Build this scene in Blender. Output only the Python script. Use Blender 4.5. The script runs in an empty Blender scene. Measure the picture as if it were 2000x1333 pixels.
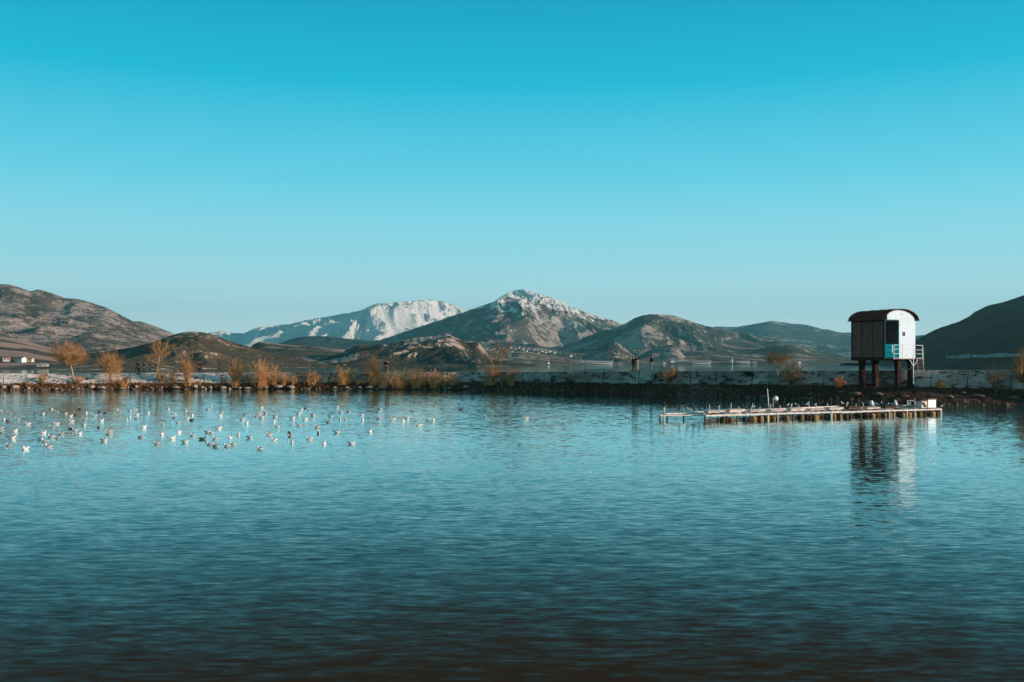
import bpy, bmesh, math, random
import numpy as np
from mathutils import Vector, Matrix
R = math.radians
SC = bpy.context.scene
COL = SC.collection
# ------------------------------------------------------------------ camera, sky, sun, exposure
H = 3.8            # eye height above the water
F = 1944.0         # focal length in photo pixels (35 mm)
HY = 708.5         # photo row of the horizon
cam = bpy.data.objects.new('camera', bpy.data.cameras.new('camera')); COL.objects.link(cam)
cam.data.sensor_width = 36; cam.data.lens = 36*F/2000
cam.data.shift_y = (HY-666.5)/2000
cam.data.clip_start = .1; cam.data.clip_end = 60000
cam.location = (0, 0, H); cam.rotation_euler = (R(90), 0, 0)
SC.camera = cam
SUN_AZ, SUN_EL = R(104), R(9.5)
sd = Vector((math.sin(SUN_AZ)*math.cos(SUN_EL), math.cos(SUN_AZ)*math.cos(SUN_EL), math.sin(SUN_EL)))
sun = bpy.data.objects.new('sun', bpy.data.lights.new('sun', 'SUN')); COL.objects.link(sun)
sun.data.energy = 5.0; sun.data.angle = R(.5); sun.data.color = (1, .80, .66)
sun.rotation_euler = sd.to_track_quat('Z', 'Y').to_euler()
W = bpy.data.worlds.new('World'); SC.world = W; W.use_nodes = True
nt = W.node_tree; nt.nodes.clear()
def N(nt, typ, **kw):
    n = nt.nodes.new(typ)
    for k, v in kw.items(): setattr(n, k, v)
    return n
sky = N(nt, 'ShaderNodeTexSky', sky_type='NISHITA', sun_disc=False, sun_elevation=SUN_EL, sun_rotation=SUN_AZ,
        air_density=1.0, dust_density=.3, ozone_density=3.0)
tc = N(nt, 'ShaderNodeTexCoord'); sep = N(nt, 'ShaderNodeSeparateXYZ')
nt.links.new(tc.outputs['Generated'], sep.inputs[0])
ramp = N(nt, 'ShaderNodeValToRGB')
nt.links.new(sep.outputs['Z'], ramp.inputs[0])
def lin(c):
    return tuple(((v/255)/12.92 if v/255 <= .04045 else ((v/255+.055)/1.055)**2.4) for v in c)
stops = [(0, (222, 243, 244)), (.035, (208, 237, 242)), (.10, (158, 220, 233)), (.18, (96, 199, 222)), (.27, (10, 172, 203)),
         (.345, (0, 148, 184)), (.39, (0, 110, 136)), (.46, (4, 62, 76)), (.58, (22, 40, 44)), (1, (34, 36, 36))]
cr = ramp.color_ramp
while len(cr.elements) > 1: cr.elements.remove(cr.elements[0])
cr.elements[0].position = 0; cr.elements[0].color = (*lin(stops[0][1]), 1)
for p, c in stops[1:]:
    e = cr.elements.new(p); e.color = (*(v*(.95 if p < .05 else .873) for v in lin(c)), 1)
gain = N(nt, 'ShaderNodeVectorMath', operation='SCALE'); gain.inputs['Scale'].default_value = 11.8
nt.links.new(ramp.outputs[0], gain.inputs[0])
mx = N(nt, 'ShaderNodeMix', data_type='RGBA'); mx.inputs[0].default_value = .97
nt.links.new(sky.outputs[0], mx.inputs[6]); nt.links.new(gain.outputs[0], mx.inputs[7])
# sky behind the viewer swapped for an added cyan fill to lift shaded sides
back = N(nt, 'ShaderNodeMapRange'); back.inputs[1].default_value = .0; back.inputs[2].default_value = -.35; back.inputs[3].default_value = 0; back.inputs[4].default_value = .9
nt.links.new(sep.outputs['Y'], back.inputs[0])
mxb = N(nt, 'ShaderNodeMix', data_type='RGBA'); nt.links.new(back.outputs[0], mxb.inputs[0]); nt.links.new(mx.outputs[2], mxb.inputs[6]); mxb.inputs[7].default_value = (1.0, 3.1, 3.9, 1)
bg = N(nt, 'ShaderNodeBackground'); bg.inputs[1].default_value = .105
out = N(nt, 'ShaderNodeOutputWorld')
nt.links.new(mxb.outputs[2], bg.inputs[0]); nt.links.new(bg.outputs[0], out.inputs[0])
SC.view_settings.view_transform = 'Standard'; SC.view_settings.look = 'None'
SC.view_settings.exposure = .25; SC.view_settings.gamma = 1
SC.render.engine = 'CYCLES'
SC.cycles.max_bounces = 6; SC.cycles.volume_bounces = 0
rnd = random.Random(7)

# ------------------------------------------------------------------ helpers
def X(px, D): return (px-1000)/F*D
def Z(py, D): return H-(py-HY)/F*D
def tag(o, label=None, cat=None, group=None, kind=None):
    if label: o['label'] = label
    if cat: o['category'] = cat
    if group: o['group'] = group
    if kind: o['kind'] = kind
    return o
def empty(name, loc, rz=0):
    o = bpy.data.objects.new(name, None); COL.objects.link(o)
    o.location = loc; o.rotation_euler = (0, 0, rz); o.empty_display_size = .3
    return o
class MB:
    """collects shapes; build() links them as one mesh object"""
    def __init__(s): s.v = []; s.f = []; s.m = []; s.g = []
    def add(s, vs, fs, mi=0):
        b = len(s.v); s.g.append((len(s.v), len(s.f))); s.v += [tuple(v) for v in vs]; s.f += [tuple(i+b for i in f) for f in fs]; s.m += [mi]*len(fs)
        return s
    def box(s, x0, x1, y0, y1, z0, z1, mi=0, M=None):
        vs = [Vector((x, y, z)) for z in (z0, z1) for y in (y0, y1) for x in (x0, x1)]
        if M: vs = [M @ v for v in vs]
        return s.add(vs, [(0, 2, 3, 1), (4, 5, 7, 6), (0, 1, 5, 4), (2, 6, 7, 3), (0, 4, 6, 2), (1, 3, 7, 5)], mi)
    def tube(s, pts, rad, n=6, mi=0, cap=True):
        pts = [Vector(p) for p in pts]
        if not isinstance(rad, (list, tuple)): rad = [rad]*len(pts)
        vs = []; fs = []
        for i, p in enumerate(pts):
            d = (pts[min(i+1, len(pts)-1)]-pts[max(i-1, 0)])
            d = d.normalized() if d.length > 1e-9 else Vector((0, 0, 1))
            a = d.cross(Vector((.13, .97, .21))).normalized(); b = d.cross(a)
            for k in range(n):
                t = 2*math.pi*k/n; vs.append(p+(a*math.cos(t)+b*math.sin(t))*rad[i])
        for i in range(len(pts)-1):
            for k in range(n):
                k2 = (k+1) % n
                fs.append((i*n+k, i*n+k2, (i+1)*n+k2, (i+1)*n+k))
        if cap and n > 2:
            fs.append(tuple(range(n))[::-1]); fs.append(tuple((len(pts)-1)*n+k for k in range(n)))
        return s.add(vs, fs, mi)
    def loft(s, rings, n=10, mi=0):
        """rings: (centre, right vector, up vector) ellipses"""
        vs = []; fs = []
        for c, a, b in rings:
            c = Vector(c); a = Vector(a); b = Vector(b)
            for k in range(n):
                t = 2*math.pi*k/n; vs.append(c+a*math.cos(t)+b*math.sin(t))
        m = len(rings)
        for i in range(m-1):
            for k in range(n):
                k2 = (k+1) % n; fs.append((i*n+k, i*n+k2, (i+1)*n+k2, (i+1)*n+k))
        fs.append(tuple(range(n))[::-1]); fs.append(tuple((m-1)*n+k for k in range(n)))
        mm = mi if isinstance(mi, list) else None
        b0 = len(s.m)
        s.add(vs, fs, 0 if mm else mi)
        if mm:
            for i in range(m-1):
                for k in range(n): s.m[b0+i*n+k] = mm[min(i, len(mm)-1)]
            s.m[b0+(m-1)*n] = mm[0]; s.m[b0+(m-1)*n+1] = mm[-1]
        return s
    def parts(s, name, mats, parent=None, smooth=False):
        g = s.g+[(len(s.v), len(s.f))]; out = []
        for (v0, f0), (v1, f1) in zip(g, g[1:]):
            q = MB(); q.v = s.v[v0:v1]; q.f = [tuple(i-v0 for i in f) for f in s.f[f0:f1]]; q.m = s.m[f0:f1]
            out.append(q.build(name, mats, parent, smooth))
        return out
    def build(s, name, mats, parent=None, smooth=False):
        me = bpy.data.meshes.new(name); me.from_pydata(s.v, [], s.f)
        if not isinstance(mats, (list, tuple)): mats = [mats]
        for m in mats: me.materials.append(m)
        if len(mats) > 1: me.polygons.foreach_set('material_index', s.m)
        if smooth: me.polygons.foreach_set('use_smooth', [True]*len(s.f))
        me.update()
        o = bpy.data.objects.new(name, me); COL.objects.link(o)
        if parent: o.parent = parent
        return o
def copy_tree(o, parent=None):
    c = o.copy(); COL.objects.link(c); c.parent = parent
    for ch in o.children: copy_tree(ch, c)
    return c

# ---- materials
def mat(name, col, rough=.8, var=.25, scale=3.0, spec=.3, col2=None, metal=0, bump=0, stretch=(1, 1, 1), detail=6):
    m = bpy.data.materials.new(name); m.use_nodes = True; t = m.node_tree
    p = t.nodes['Principled BSDF']; p.inputs['Roughness'].default_value = rough
    p.inputs['Specular IOR Level'].default_value = spec; p.inputs['Metallic'].default_value = metal
    tc = N(t, 'ShaderNodeTexCoord'); mp = N(t, 'ShaderNodeMapping'); mp.inputs['Scale'].default_value = stretch
    t.links.new(tc.outputs['Object'], mp.inputs[0])
    no = N(t, 'ShaderNodeTexNoise'); no.inputs['Scale'].default_value = scale; no.inputs['Detail'].default_value = detail
    no.inputs['Roughness'].default_value = .65
    t.links.new(mp.outputs[0], no.inputs['Vector'])
    r = N(t, 'ShaderNodeValToRGB'); r.color_ramp.elements[0].position = .35; r.color_ramp.elements[1].position = .65
    c2 = col2 or tuple(min(1, v*(1+var)) for v in col); c1 = col if col2 else tuple(v*(1-var) for v in col)
    r.color_ramp.elements[0].color = (*c1, 1); r.color_ramp.elements[1].color = (*c2, 1)
    t.links.new(no.outputs['Fac'], r.inputs[0]); t.links.new(r.outputs[0], p.inputs['Base Color'])
    if bump:
        b = N(t, 'ShaderNodeBump'); b.inputs['Strength'].default_value = bump; b.inputs['Distance'].default_value = .1
        t.links.new(no.outputs['Fac'], b.inputs['Height']); t.links.new(b.outputs[0], p.inputs['Normal'])
    return m
M = {}
M['twig'] = mat('golden_twig', (.44, .225, .085), .8, .35, 2)
M['twig_grey'] = mat('grey_twig', (.24, .17, .11), .8, .35, 2)
M['bark'] = mat('pale_bark', (.34, .22, .13), .9, .3, 5)
M['reed'] = mat('dry_reed', (.58, .27, .085), .8, .4, 1.2)
M['reed_pale'] = mat('pale_reed', (.74, .42, .18), .8, .35, 1.2)
M['reed_painted_sun'] = mat('painted_sun_reed', (.80, .27, .05), .8, .3, 1.2)  # sun glow painted into the reed colour, for tufts standing in shade
M['dry_grass'] = mat('dry_brown_grass', (.10, .045, .02), .9, .5, 1.5)
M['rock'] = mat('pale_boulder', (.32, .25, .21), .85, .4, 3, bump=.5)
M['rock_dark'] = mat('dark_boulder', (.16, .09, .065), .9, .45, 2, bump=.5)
M['white'] = mat('white_feather', (.80, .74, .70), .7, .06, 6)
M['grey'] = mat('grey_feather', (.33, .33, .34), .7, .12, 6)
M['black'] = mat('black_feather', (.02, .018, .018), .6, .2, 6)
M['bill'] = mat('red_bill', (.30, .06, .03), .5, .1, 6)
M['brown'] = mat('brown_feather', (.07, .05, .035), .7, .4, 20)
M['wpaint'] = mat('white_paint', (.85, .85, .85), .5, .08, 2.5, .4)
M['rail'] = mat('white_rail_paint', (.80, .82, .82), .5, .06, 6, .4)
M['teal'] = mat('teal_paint', (.001, .16, .21), .95, .2, 3, .02)
M['sheet'] = mat('weathered_sheet_metal', (.18, .078, .049), .75, .22, 1.3, .3, bump=.2)
M['roofm'] = mat('rusty_roof_sheet', (.12, .035, .020), .8, .35, 1.6, .2)
M['concrete_d'] = mat('dark_concrete', (.042, .020, .014), .9, .3, 2, .2)
M['dark'] = mat('dark_interior', (.08, .025, .015), .9, .2, 2)
M['wood'] = mat('bleached_wood', (.50, .41, .36), .8, .25, 3, col2=(.84, .74, .68))
M['wood_d'] = mat('wet_wood', (.10, .06, .035), .8, .35, 4)
M['drum'] = mat('yellow_float', (.20, .11, .035), .7, .4, 2.5)
M['rust'] = mat('rust_red', (.30, .06, .025), .8, .3, 4)
M['wall_h'] = mat('house_wall', (.66, .56, .48), .9, .12, .4)
M['roof_h'] = mat('house_roof', (.30, .19, .15), .9, .25, .4)
M['wall_w'] = mat('white_wall', (.80, .76, .72), .9, .08, .3)
M['bark_far'] = mat('bare_poplar', (.24, .17, .13), .9, .3, .3)

# ---- numpy noise
def hash2(ix, iy, seed):
    n = (ix.astype(np.int64)*374761393+iy.astype(np.int64)*668265263+seed*1274126177) & 0x7fffffff
    n = ((n ^ (n >> 13))*1274126177) & 0x7fffffff
    n = n ^ (n >> 16)
    return (n & 0xffffff)/float(0xffffff)
def vnoise(x, y, seed=0):
    ix = np.floor(x); iy = np.floor(y); fx = x-ix; fy = y-iy
    ix = ix.astype(np.int64); iy = iy.astype(np.int64)
    g = []
    for dx, dy in ((0, 0), (1, 0), (0, 1), (1, 1)):
        a = hash2(ix+dx, iy+dy, seed)*2*np.pi
        g.append(np.cos(a)*(fx-dx)+np.sin(a)*(fy-dy))
    u = fx**3*(fx*(fx*6-15)+10); v = fy**3*(fy*(fy*6-15)+10)
    return ((g[0]*(1-u)+g[1]*u)*(1-v)+(g[2]*(1-u)+g[3]*u)*v)*1.5
def fbm(x, y, oct=5, seed=0, ridged=False, gain=.5):
    s = np.zeros_like(x); a = 1; t = 0; w = 1
    for o in range(oct):
        n = vnoise(x*2**o+o*17.3, y*2**o-o*9.1, seed+o)
        if ridged:
            n = (1-np.abs(n))**2*w; w = np.clip(n*1.6, 0, 1)
        s = s+a*n; t += a; a *= gain
    return s/t

# ------------------------------------------------------------------ terrain materials
def hill_mat(name, scrub, scrub2, rock, rock_amt=.5, rs=.02, streak=(1, 1, 2.2), snow=None, snow_z=(0, 1), snow_amt=0, field=None, field_z=0, rock_steep=0, bump=1, bdist=4):
    m = bpy.data.materials.new(name); m.use_nodes = True; t = m.node_tree; L = t.links.new
    p = t.nodes['Principled BSDF']; p.inputs['Roughness'].default_value = .95; p.inputs['Specular IOR Level'].default_value = .1
    tc = N(t, 'ShaderNodeTexCoord'); mp = N(t, 'ShaderNodeMapping'); mp.inputs['Scale'].default_value = streak
    L(tc.outputs['Object'], mp.inputs[0])
    def noise(scale, detail=8, rough=.6, src=mp.outputs[0]):
        n = N(t, 'ShaderNodeTexNoise'); n.inputs['Scale'].default_value = scale; n.inputs['Detail'].default_value = detail
        n.inputs['Roughness'].default_value = rough; L(src, n.inputs['Vector']); return n
    def mr(src, a, b, c=0, d=1):
        q = N(t, 'ShaderNodeMapRange'); q.interpolation_type = 'SMOOTHSTEP'
        q.inputs[1].default_value = a; q.inputs[2].default_value = b; q.inputs[3].default_value = c; q.inputs[4].default_value = d
        L(src, q.inputs[0]); return q.outputs[0]
    def mix(f, a, b):
        q = N(t, 'ShaderNodeMix', data_type='RGBA'); L(f, q.inputs[0])
        if isinstance(a, tuple): q.inputs[6].default_value = (*a, 1)
        else: L(a, q.inputs[6])
        if isinstance(b, tuple): q.inputs[7].default_value = (*b, 1)
        else: L(b, q.inputs[7])
        return q.outputs[2]
    def math_(op, a, b):
        q = N(t, 'ShaderNodeMath', operation=op)
        for i, v in enumerate((a, b)):
            if isinstance(v, (int, float)): q.inputs[i].default_value = v
            else: L(v, q.inputs[i])
        return q.outputs[0]
    sp = N(t, 'ShaderNodeSeparateXYZ'); L(tc.outputs['Object'], sp.inputs[0])
    geo = N(t, 'ShaderNodeNewGeometry'); sn = N(t, 'ShaderNodeSeparateXYZ'); L(geo.outputs['True Normal'], sn.inputs[0])
    n1 = noise(rs, 10, .7); n2 = noise(rs*.22, 5, .55); n3 = noise(rs*3.1, 6, .7)
    col = mix(mr(n2.outputs['Fac'], .4, .6), scrub, scrub2)
    if field:
        fz = mr(sp.outputs['Z'], field_z, field_z*.7)
        mpf = N(t, 'ShaderNodeMapping'); mpf.inputs['Scale'].default_value = (.35, 1.2, 3); L(tc.outputs['Object'], mpf.inputs[0])
        nf = noise(rs*.35, 3, .5, mpf.outputs[0])
        col = mix(math_('MULTIPLY', fz, mr(nf.outputs['Fac'], .52, .57)), col, field)
    th = .5+.22*(1-rock_amt)-.11
    big = mr(n2.outputs['Fac'], .3, .7, -.07, .07)
    rr = math_('ADD', math_('MULTIPLY', math_('ADD', n1.outputs['Fac'], n3.outputs['Fac']), .5), big)
    if rock_steep:
        rr = math_('ADD', rr, mr(sn.outputs['Z'], .9, .45, 0, rock_steep))
    col = mix(mr(rr, th-.02, th+.045), col, rock)
    if snow:
        zz = mr(sp.outputs['Z'], snow_z[0], snow_z[1], -.28, .28)
        sf = math_('ADD', math_('ADD', math_('MULTIPLY', math_('ADD', n1.outputs['Fac'], n3.outputs['Fac']), .5), zz), snow_amt)
        col = mix(mr(sf, .47, .55), col, snow)
    L(col, p.inputs['Base Color'])
    b = N(t, 'ShaderNodeBump'); b.inputs['Strength'].default_value = bump; b.inputs['Distance'].default_value = bdist
    bs = math_('ADD', n1.outputs['Fac'], math_('MULTIPLY', n3.outputs['Fac'], .4))
    L(bs, b.inputs['Height']); L(b.outputs[0], p.inputs['Normal'])
    return m

LAY = {}
def hills(key, pts, Dc, Df, Db, m, amp=.35, nscale=1/300, seed=1, p=1.3, nu=420, nv=130, elong=2.2, jag=.8, crestn=.4, name='hills', front=None, detail=7, kdiv=9, gain=.52):
    """a ridge as a polar height field: skyline pts in photo pixels, crest at distance Dc, foot at Df, back foot at Db"""
    xs = np.array([q[0] for q in pts], float); ys = np.array([q[1] for q in pts], float)
    px = np.linspace(xs[0], xs[-1], nu)
    dc = np.interp(px, xs, [q[2] if len(q) > 2 else Dc for q in pts])
    df = np.interp(px, [a for a, b in front], [b for a, b in front]) if front else np.full(nu, float(Df))
    kd = max(3, nu//kdiv)|1; kn = np.hanning(kd+2)[1:-1]; kn /= kn.sum()
    dc = np.convolve(np.pad(dc, kd//2, mode='edge'), kn, 'valid'); df = np.convolve(np.pad(df, kd//2, mode='edge'), kn, 'valid')
    sky = np.interp(px, xs, ys)
    k = np.ones(5)/5; sky = np.convolve(np.pad(sky, 2, mode='edge'), k, 'valid')
    sky0 = np.convolve(np.pad(sky, 7, mode='edge'), np.hanning(17)[1:-1]/np.hanning(17)[1:-1].sum(), 'valid')
    sky += fbm(px/14.0, px*0+seed, 5, seed+50)*jag*1.6*np.clip((HY-sky)/15+.3, .15, 1)
    tf = np.linspace(0, 1, nv)           # 0 foot .. 1 crest
    tb = np.linspace(0, 1, nv//4)[1:]
    D = np.concatenate([df[:, None]+(dc-df)[:, None]*tf[None, :], dc[:, None]+(Db-dc)[:, None]*tb[None, :]], 1)
    T = np.concatenate([np.tile(tf, (nu, 1)), np.tile(1-tb, (nu, 1))], 1)
    XX = (px[:, None]-1000)/F*D
    Hc = H-(sky0[:, None]-HY)/F*dc[:, None]
    wx = fbm(XX*nscale*.7, D*nscale*.5, 3, seed+9)*.5
    rid = fbm(XX*nscale+wx, D*nscale/elong+wx, detail, seed, True, gain)
    low = fbm(XX*nscale*.45, D*nscale*.35, 3, seed+20)
    base = T**p
    env = np.sin(np.pi*np.clip(T, 0, 1)**1.1)**.7*(1-crestn)+crestn*T**.5*(T < 1)+crestn*.6*(T >= 1)
    A = np.maximum(Hc, 6)
    z = Hc*base+A*amp*env*(rid-.55)+A*amp*.7*env*low
    el = (z-H)/D; mxe = el.max(1); tgt = (HY-sky)/F; tgt0 = (HY-sky0)/F
    sc = np.clip(tgt0/np.where(np.abs(mxe) < 1e-5, 1e-5, mxe), .4, 2.2)
    sc = np.where(tgt > .001, sc, np.clip(sc, .4, 1))
    kw = max(9, nu//16)|1; ker = np.hanning(kw+2)[1:-1]; ker /= ker.sum(); sc = np.convolve(np.pad(sc, kw//2, mode='edge'), ker, 'valid')
    z = np.where(z > 0, H+(z-H)*sc[:, None]**np.clip(T, 0, 1), z)
    for it in range(4):   # settle the skyline near the crest only
        el = (z-H)/D; jm = el.argmax(1); res = tgt-el[np.arange(nu), jm]; tj = T[np.arange(nu), jm]
        wd = (.3, .1, .04, .03)[it]; kk = (21, 11, 1, 1)[it]
        res = np.convolve(np.pad(res, kk//2, mode='edge'), np.ones(kk)/kk, 'valid') if kk > 1 else res
        wgt = np.exp(-((T-tj[:, None])/wd)**2); wgt = np.where(D > dc[:, None]+1, np.clip(1-2*(D-dc[:, None])/(Db-dc[:, None]), 0, 1), wgt)
        ok = (tgt > -.004)[:, None]
        z = np.where(ok & (z > 0), z+wgt*np.clip(res, -.02, .02)[:, None]*D, z)
    edge = np.clip(np.minimum(px-px[0], px[-1]-px)/ (px[-1]-px[0])*30, 0, 1)
    z = np.where(T <= 0.0001, -2.5, z)
    z[:, -1] = -3
    z[0, :] = -3; z[-1, :] = -3
    ncol = D.shape[1]
    V = np.stack([XX, D, z], -1).reshape(-1, 3)
    i, j = np.meshgrid(np.arange(nu-1), np.arange(ncol-1), indexing='ij')
    a = i*ncol+j
    Q = np.stack([a, a+ncol, a+ncol+1, a+1], -1).reshape(-1, 4)
    me = bpy.data.meshes.new(name)
    me.vertices.add(len(V)); me.vertices.foreach_set('co', V.ravel())
    me.loops.add(len(Q)*4); me.loops.foreach_set('vertex_index', Q.ravel().astype(np.int32))
    me.polygons.add(len(Q)); me.polygons.foreach_set('loop_start', np.arange(0, len(Q)*4, 4, dtype=np.int32))
    me.polygons.foreach_set('use_smooth', np.ones(len(Q), bool))
    me.update(calc_edges=True); me.materials.append(m)
    o = bpy.data.objects.new(name, me); COL.objects.link(o); o['kind'] = 'structure'
    LAY[key] = (px, D, z)
    return o
def ground_at(key, x, y):
    """first surface point of a layer seen at photo pixel (x, y)"""
    px, D, z = LAY[key]; i = int(np.argmin(np.abs(px-x)))
    yy = HY-(z[i]-H)/D[i]*F
    for j in range(1, D.shape[1]):
        if yy[j] <= y: return Vector((X(x, D[i, j]), D[i, j], z[i, j]))
    j = int(np.argmin(yy)); return Vector((X(x, D[i, j]), D[i, j], z[i, j]))

SNOW = (.86, .82, .80)
mB = hill_mat('left_mountain_ground', (.115, .088, .066), (.165, .125, .10), (.54, .40, .35), .44, .05, (1, 1, 2.6), bump=1, bdist=9, field=(.42, .26, .20), field_z=50)
mC = hill_mat('round_hill_ground', (.085, .066, .040), (.125, .09, .055), (.50, .37, .31), .12, .05, (1, 1, 2.2), rock_steep=.10, bump=.8, bdist=1.6)
mL = hill_mat('plain_ground', (.10, .085, .055), (.13, .10, .07), (.45, .30, .24), .1, .03, (1, .5, 3), field=(.50, .30, .24), field_z=200, bump=.6, bdist=1)
mD = hill_mat('scrub_hill_ground', (.085, .075, .05), (.12, .095, .065), (.50, .40, .34), .25, .03, (1, 1, 2.2), field=(.36, .26, .21), field_z=60, bdist=3)
mE = hill_mat('rocky_ridge_ground', (.065, .056, .037), (.085, .07, .045), (.48, .38, .33), .22, .035, (1, 1, .9), rock_steep=.2, bump=1, bdist=7)
mF = hill_mat('forest_foothill', (.045, .06, .05), (.06, .075, .06), (.2, .2, .18), .1, .01, bdist=6)
mG = hill_mat('snow_dusted_peak', (.085, .075, .058), (.13, .105, .085), (.42, .34, .30), .42, .008, (1, 1, 1.6), snow=SNOW, snow_z=(-60, 640), snow_amt=.035, bump=1, bdist=22, rock_steep=.05)
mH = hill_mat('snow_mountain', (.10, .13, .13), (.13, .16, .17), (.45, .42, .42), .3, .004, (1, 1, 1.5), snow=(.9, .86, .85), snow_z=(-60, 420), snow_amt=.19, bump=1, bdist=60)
mI = hill_mat('grey_mountain', (.062, .068, .054), (.095, .088, .07), (.40, .33, .28), .25, .010, (1, 1, 1.1), rock_steep=.16, bump=1, bdist=16, field=(.3, .22, .17), field_z=90)
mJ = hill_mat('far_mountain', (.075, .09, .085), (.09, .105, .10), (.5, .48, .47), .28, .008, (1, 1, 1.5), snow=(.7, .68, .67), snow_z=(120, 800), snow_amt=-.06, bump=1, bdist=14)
mK = hill_mat('pyramid_hill_ground', (.075, .07, .05), (.10, .09, .065), (.38, .32, .28), .45, .03, (1, 1, .8), rock_steep=.1, bump=1, bdist=6)
mA = hill_mat('dark_hill_ground', (.095, .030, .012), (.125, .040, .017), (.14, .06, .03), .25, .05, bump=.6, bdist=1.2)

hills('H', [(330, 700, 9400), (370, 660, 9092), (405, 651, 9033), (430, 647, 9367), (450, 650, 9633), (475, 652, 9752), (492, 644, 9250), (510, 638, 9435), (530, 637, 9640), (560, 634, 9949), (585, 629, 9200), (600, 625, 9362), (625, 621, 9631), (650, 617, 9900),
            (670, 613, 9219), (682, 611, 9330), (700, 608, 9496), (718, 600, 9663), (737, 592, 8950), (752, 593, 8940), (780, 590, 9267), (805, 588, 9470), (832, 586, 9483), (852, 586.5, 9862), (870, 590, 10203), (890, 597, 10583), (912, 607, 11000), (940, 618, 11119), (980, 640, 11289), (1040, 670, 11545), (1100, 700, 11800)],
      9800, 6600, 13300, mH, .60, 1/520, 24, 1.0, 700, 200, 1.5, .9, .30, kdiv=30, gain=.50, front=[(330, 7400), (735, 6700), (912, 8600), (1100, 9600)])
hills('J', [(1330, 700), (1360, 650), (1400, 638), (1440, 639), (1480, 632), (1508, 627), (1530, 629.5), (1548, 633), (1562, 633), (1585, 637), (1605, 643), (1622, 645), (1640, 650), (1665, 650), (1700, 654), (1740, 657), (1780, 657), (1815, 654), (1870, 662), (1960, 690), (2050, 705)],
      7200, 4800, 9500, mJ, .35, 1/900, 31, 1.2, 420, 110, 2.0, .6)
hills('G', [(620, 705, 5900), (660, 690, 5750), (700, 678, 5600), (750, 662, 5412), (800, 645, 5225), (840, 632, 5075), (875, 620, 4944), (900, 612, 4850), (925, 603, 4756), (945, 596, 4724), (962, 591, 4804), (980, 579, 4889), (995, 571, 4960), (1008, 567, 5021), (1020, 566, 5078), (1032, 568, 5135), (1048, 574, 5211), (1062, 576, 5277), (1080, 582, 5362), (1100, 592, 5456),
            (1120, 601, 5551), (1135, 607, 5622), (1150, 613, 5693), (1170, 620, 5787), (1190, 624, 5882), (1210, 631, 5976), (1228, 636, 6021), (1260, 650, 6073), (1320, 675, 6170), (1400, 700, 6300)],
      5200, 3000, 7300, mG, .38, 1/300, 41, 1.25, 700, 220, 1.9, 1.0, gain=.53, front=[(620, 4200), (940, 3000), (1215, 4100), (1400, 4400)])
hills('F', [(430, 705), (500, 680), (545, 671), (575, 661), (600, 657), (640, 657), (680, 662), (720, 666), (770, 663), (830, 668), (900, 672), (960, 680), (1040, 690), (1120, 705)],
      3900, 2300, 5000, mF, .3, 1/420, 51, 1.2, 300, 80, 1.8, .5)
hills('I', [(1040, 708, 4600), (1080, 690, 4414), (1110, 672, 4274), (1150, 656, 4088), (1185, 645, 3926), (1215, 636, 3786), (1235, 624, 3693), (1252, 617, 3614), (1272, 614, 3656), (1300, 615, 3747), (1322, 618, 3819), (1335, 623, 3861), (1352, 629, 3917), (1375, 636, 3992), (1400, 641, 4073), (1440, 648, 4204), (1475, 655, 4318), (1510, 663, 4415), (1550, 671, 4475), (1600, 684, 4550), (1650, 696, 4625), (1700, 706, 4700)],
      3900, 2500, 5700, mI, .46, 1/330, 66, 1.25, 520, 150, 2.0, .8)
hills('B', [(-300, 570), (-120, 548), (-40, 551), (0, 555), (20, 556), (42, 563), (60, 570), (74, 565), (88, 569), (105, 574), (125, 582), (155, 585), (180, 592), (205, 600), (235, 615), (262, 629), (290, 641), (320, 655), (345, 668), (380, 685), (430, 700)],
      3000, 1700, 4300, mB, .24, 1/260, 72, 1.2, 520, 170, 2.2, .7)
hills('B2', [(200, 690), (240, 640), (262, 628), (275, 628), (290, 633), (310, 640), (330, 648), (346, 655), (365, 668), (400, 695)],
      4300, 3300, 5200, mB, .3, 1/300, 75, 1.2, 200, 60, 2, .4)
hills('M', [(560, 708), (640, 700), (700, 700), (800, 699), (900, 693), (960, 684), (1010, 677), (1060, 679), (1100, 688), (1150, 692), (1200, 689), (1250, 691), (1310, 688), (1350, 685), (1400, 687), (1450, 690), (1520, 695), (1600, 701), (1680, 704), (1760, 708)],
      2700, 1300, 3600, mD, .35, 1/260, 81, 1.3, 520, 90, 1.2, .5, front=[(560, 900), (800, 1000), (1100, 1350), (1400, 2050), (1800, 2600)])
hills('K', [(1095, 712), (1120, 702), (1150, 689), (1172, 677), (1188, 671), (1198, 667), (1206, 670), (1216, 677), (1230, 688), (1245, 702), (1256, 712)],
      2300, 1850, 2800, mK, .45, 1/90, 91, 1.1, 160, 70, 1.6, .9)
hills('K2', [(1235, 706), (1255, 690), (1280, 680), (1300, 675), (1314, 674), (1322, 680), (1332, 690), (1345, 702), (1355, 711)],
      2500, 2000, 3000, mK, .4, 1/110, 93, 1.1, 140, 60, 1.6, .6)
hills('D', [(470, 712), (485, 683), (495, 672), (508, 667), (525, 669), (545, 672), (580, 675), (620, 677), (660, 680), (700, 686), (740, 697), (790, 708)],
      1650, 1000, 2100, mD, .35, 1/140, 101, 1.2, 260, 80, 1.8, .6)
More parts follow.
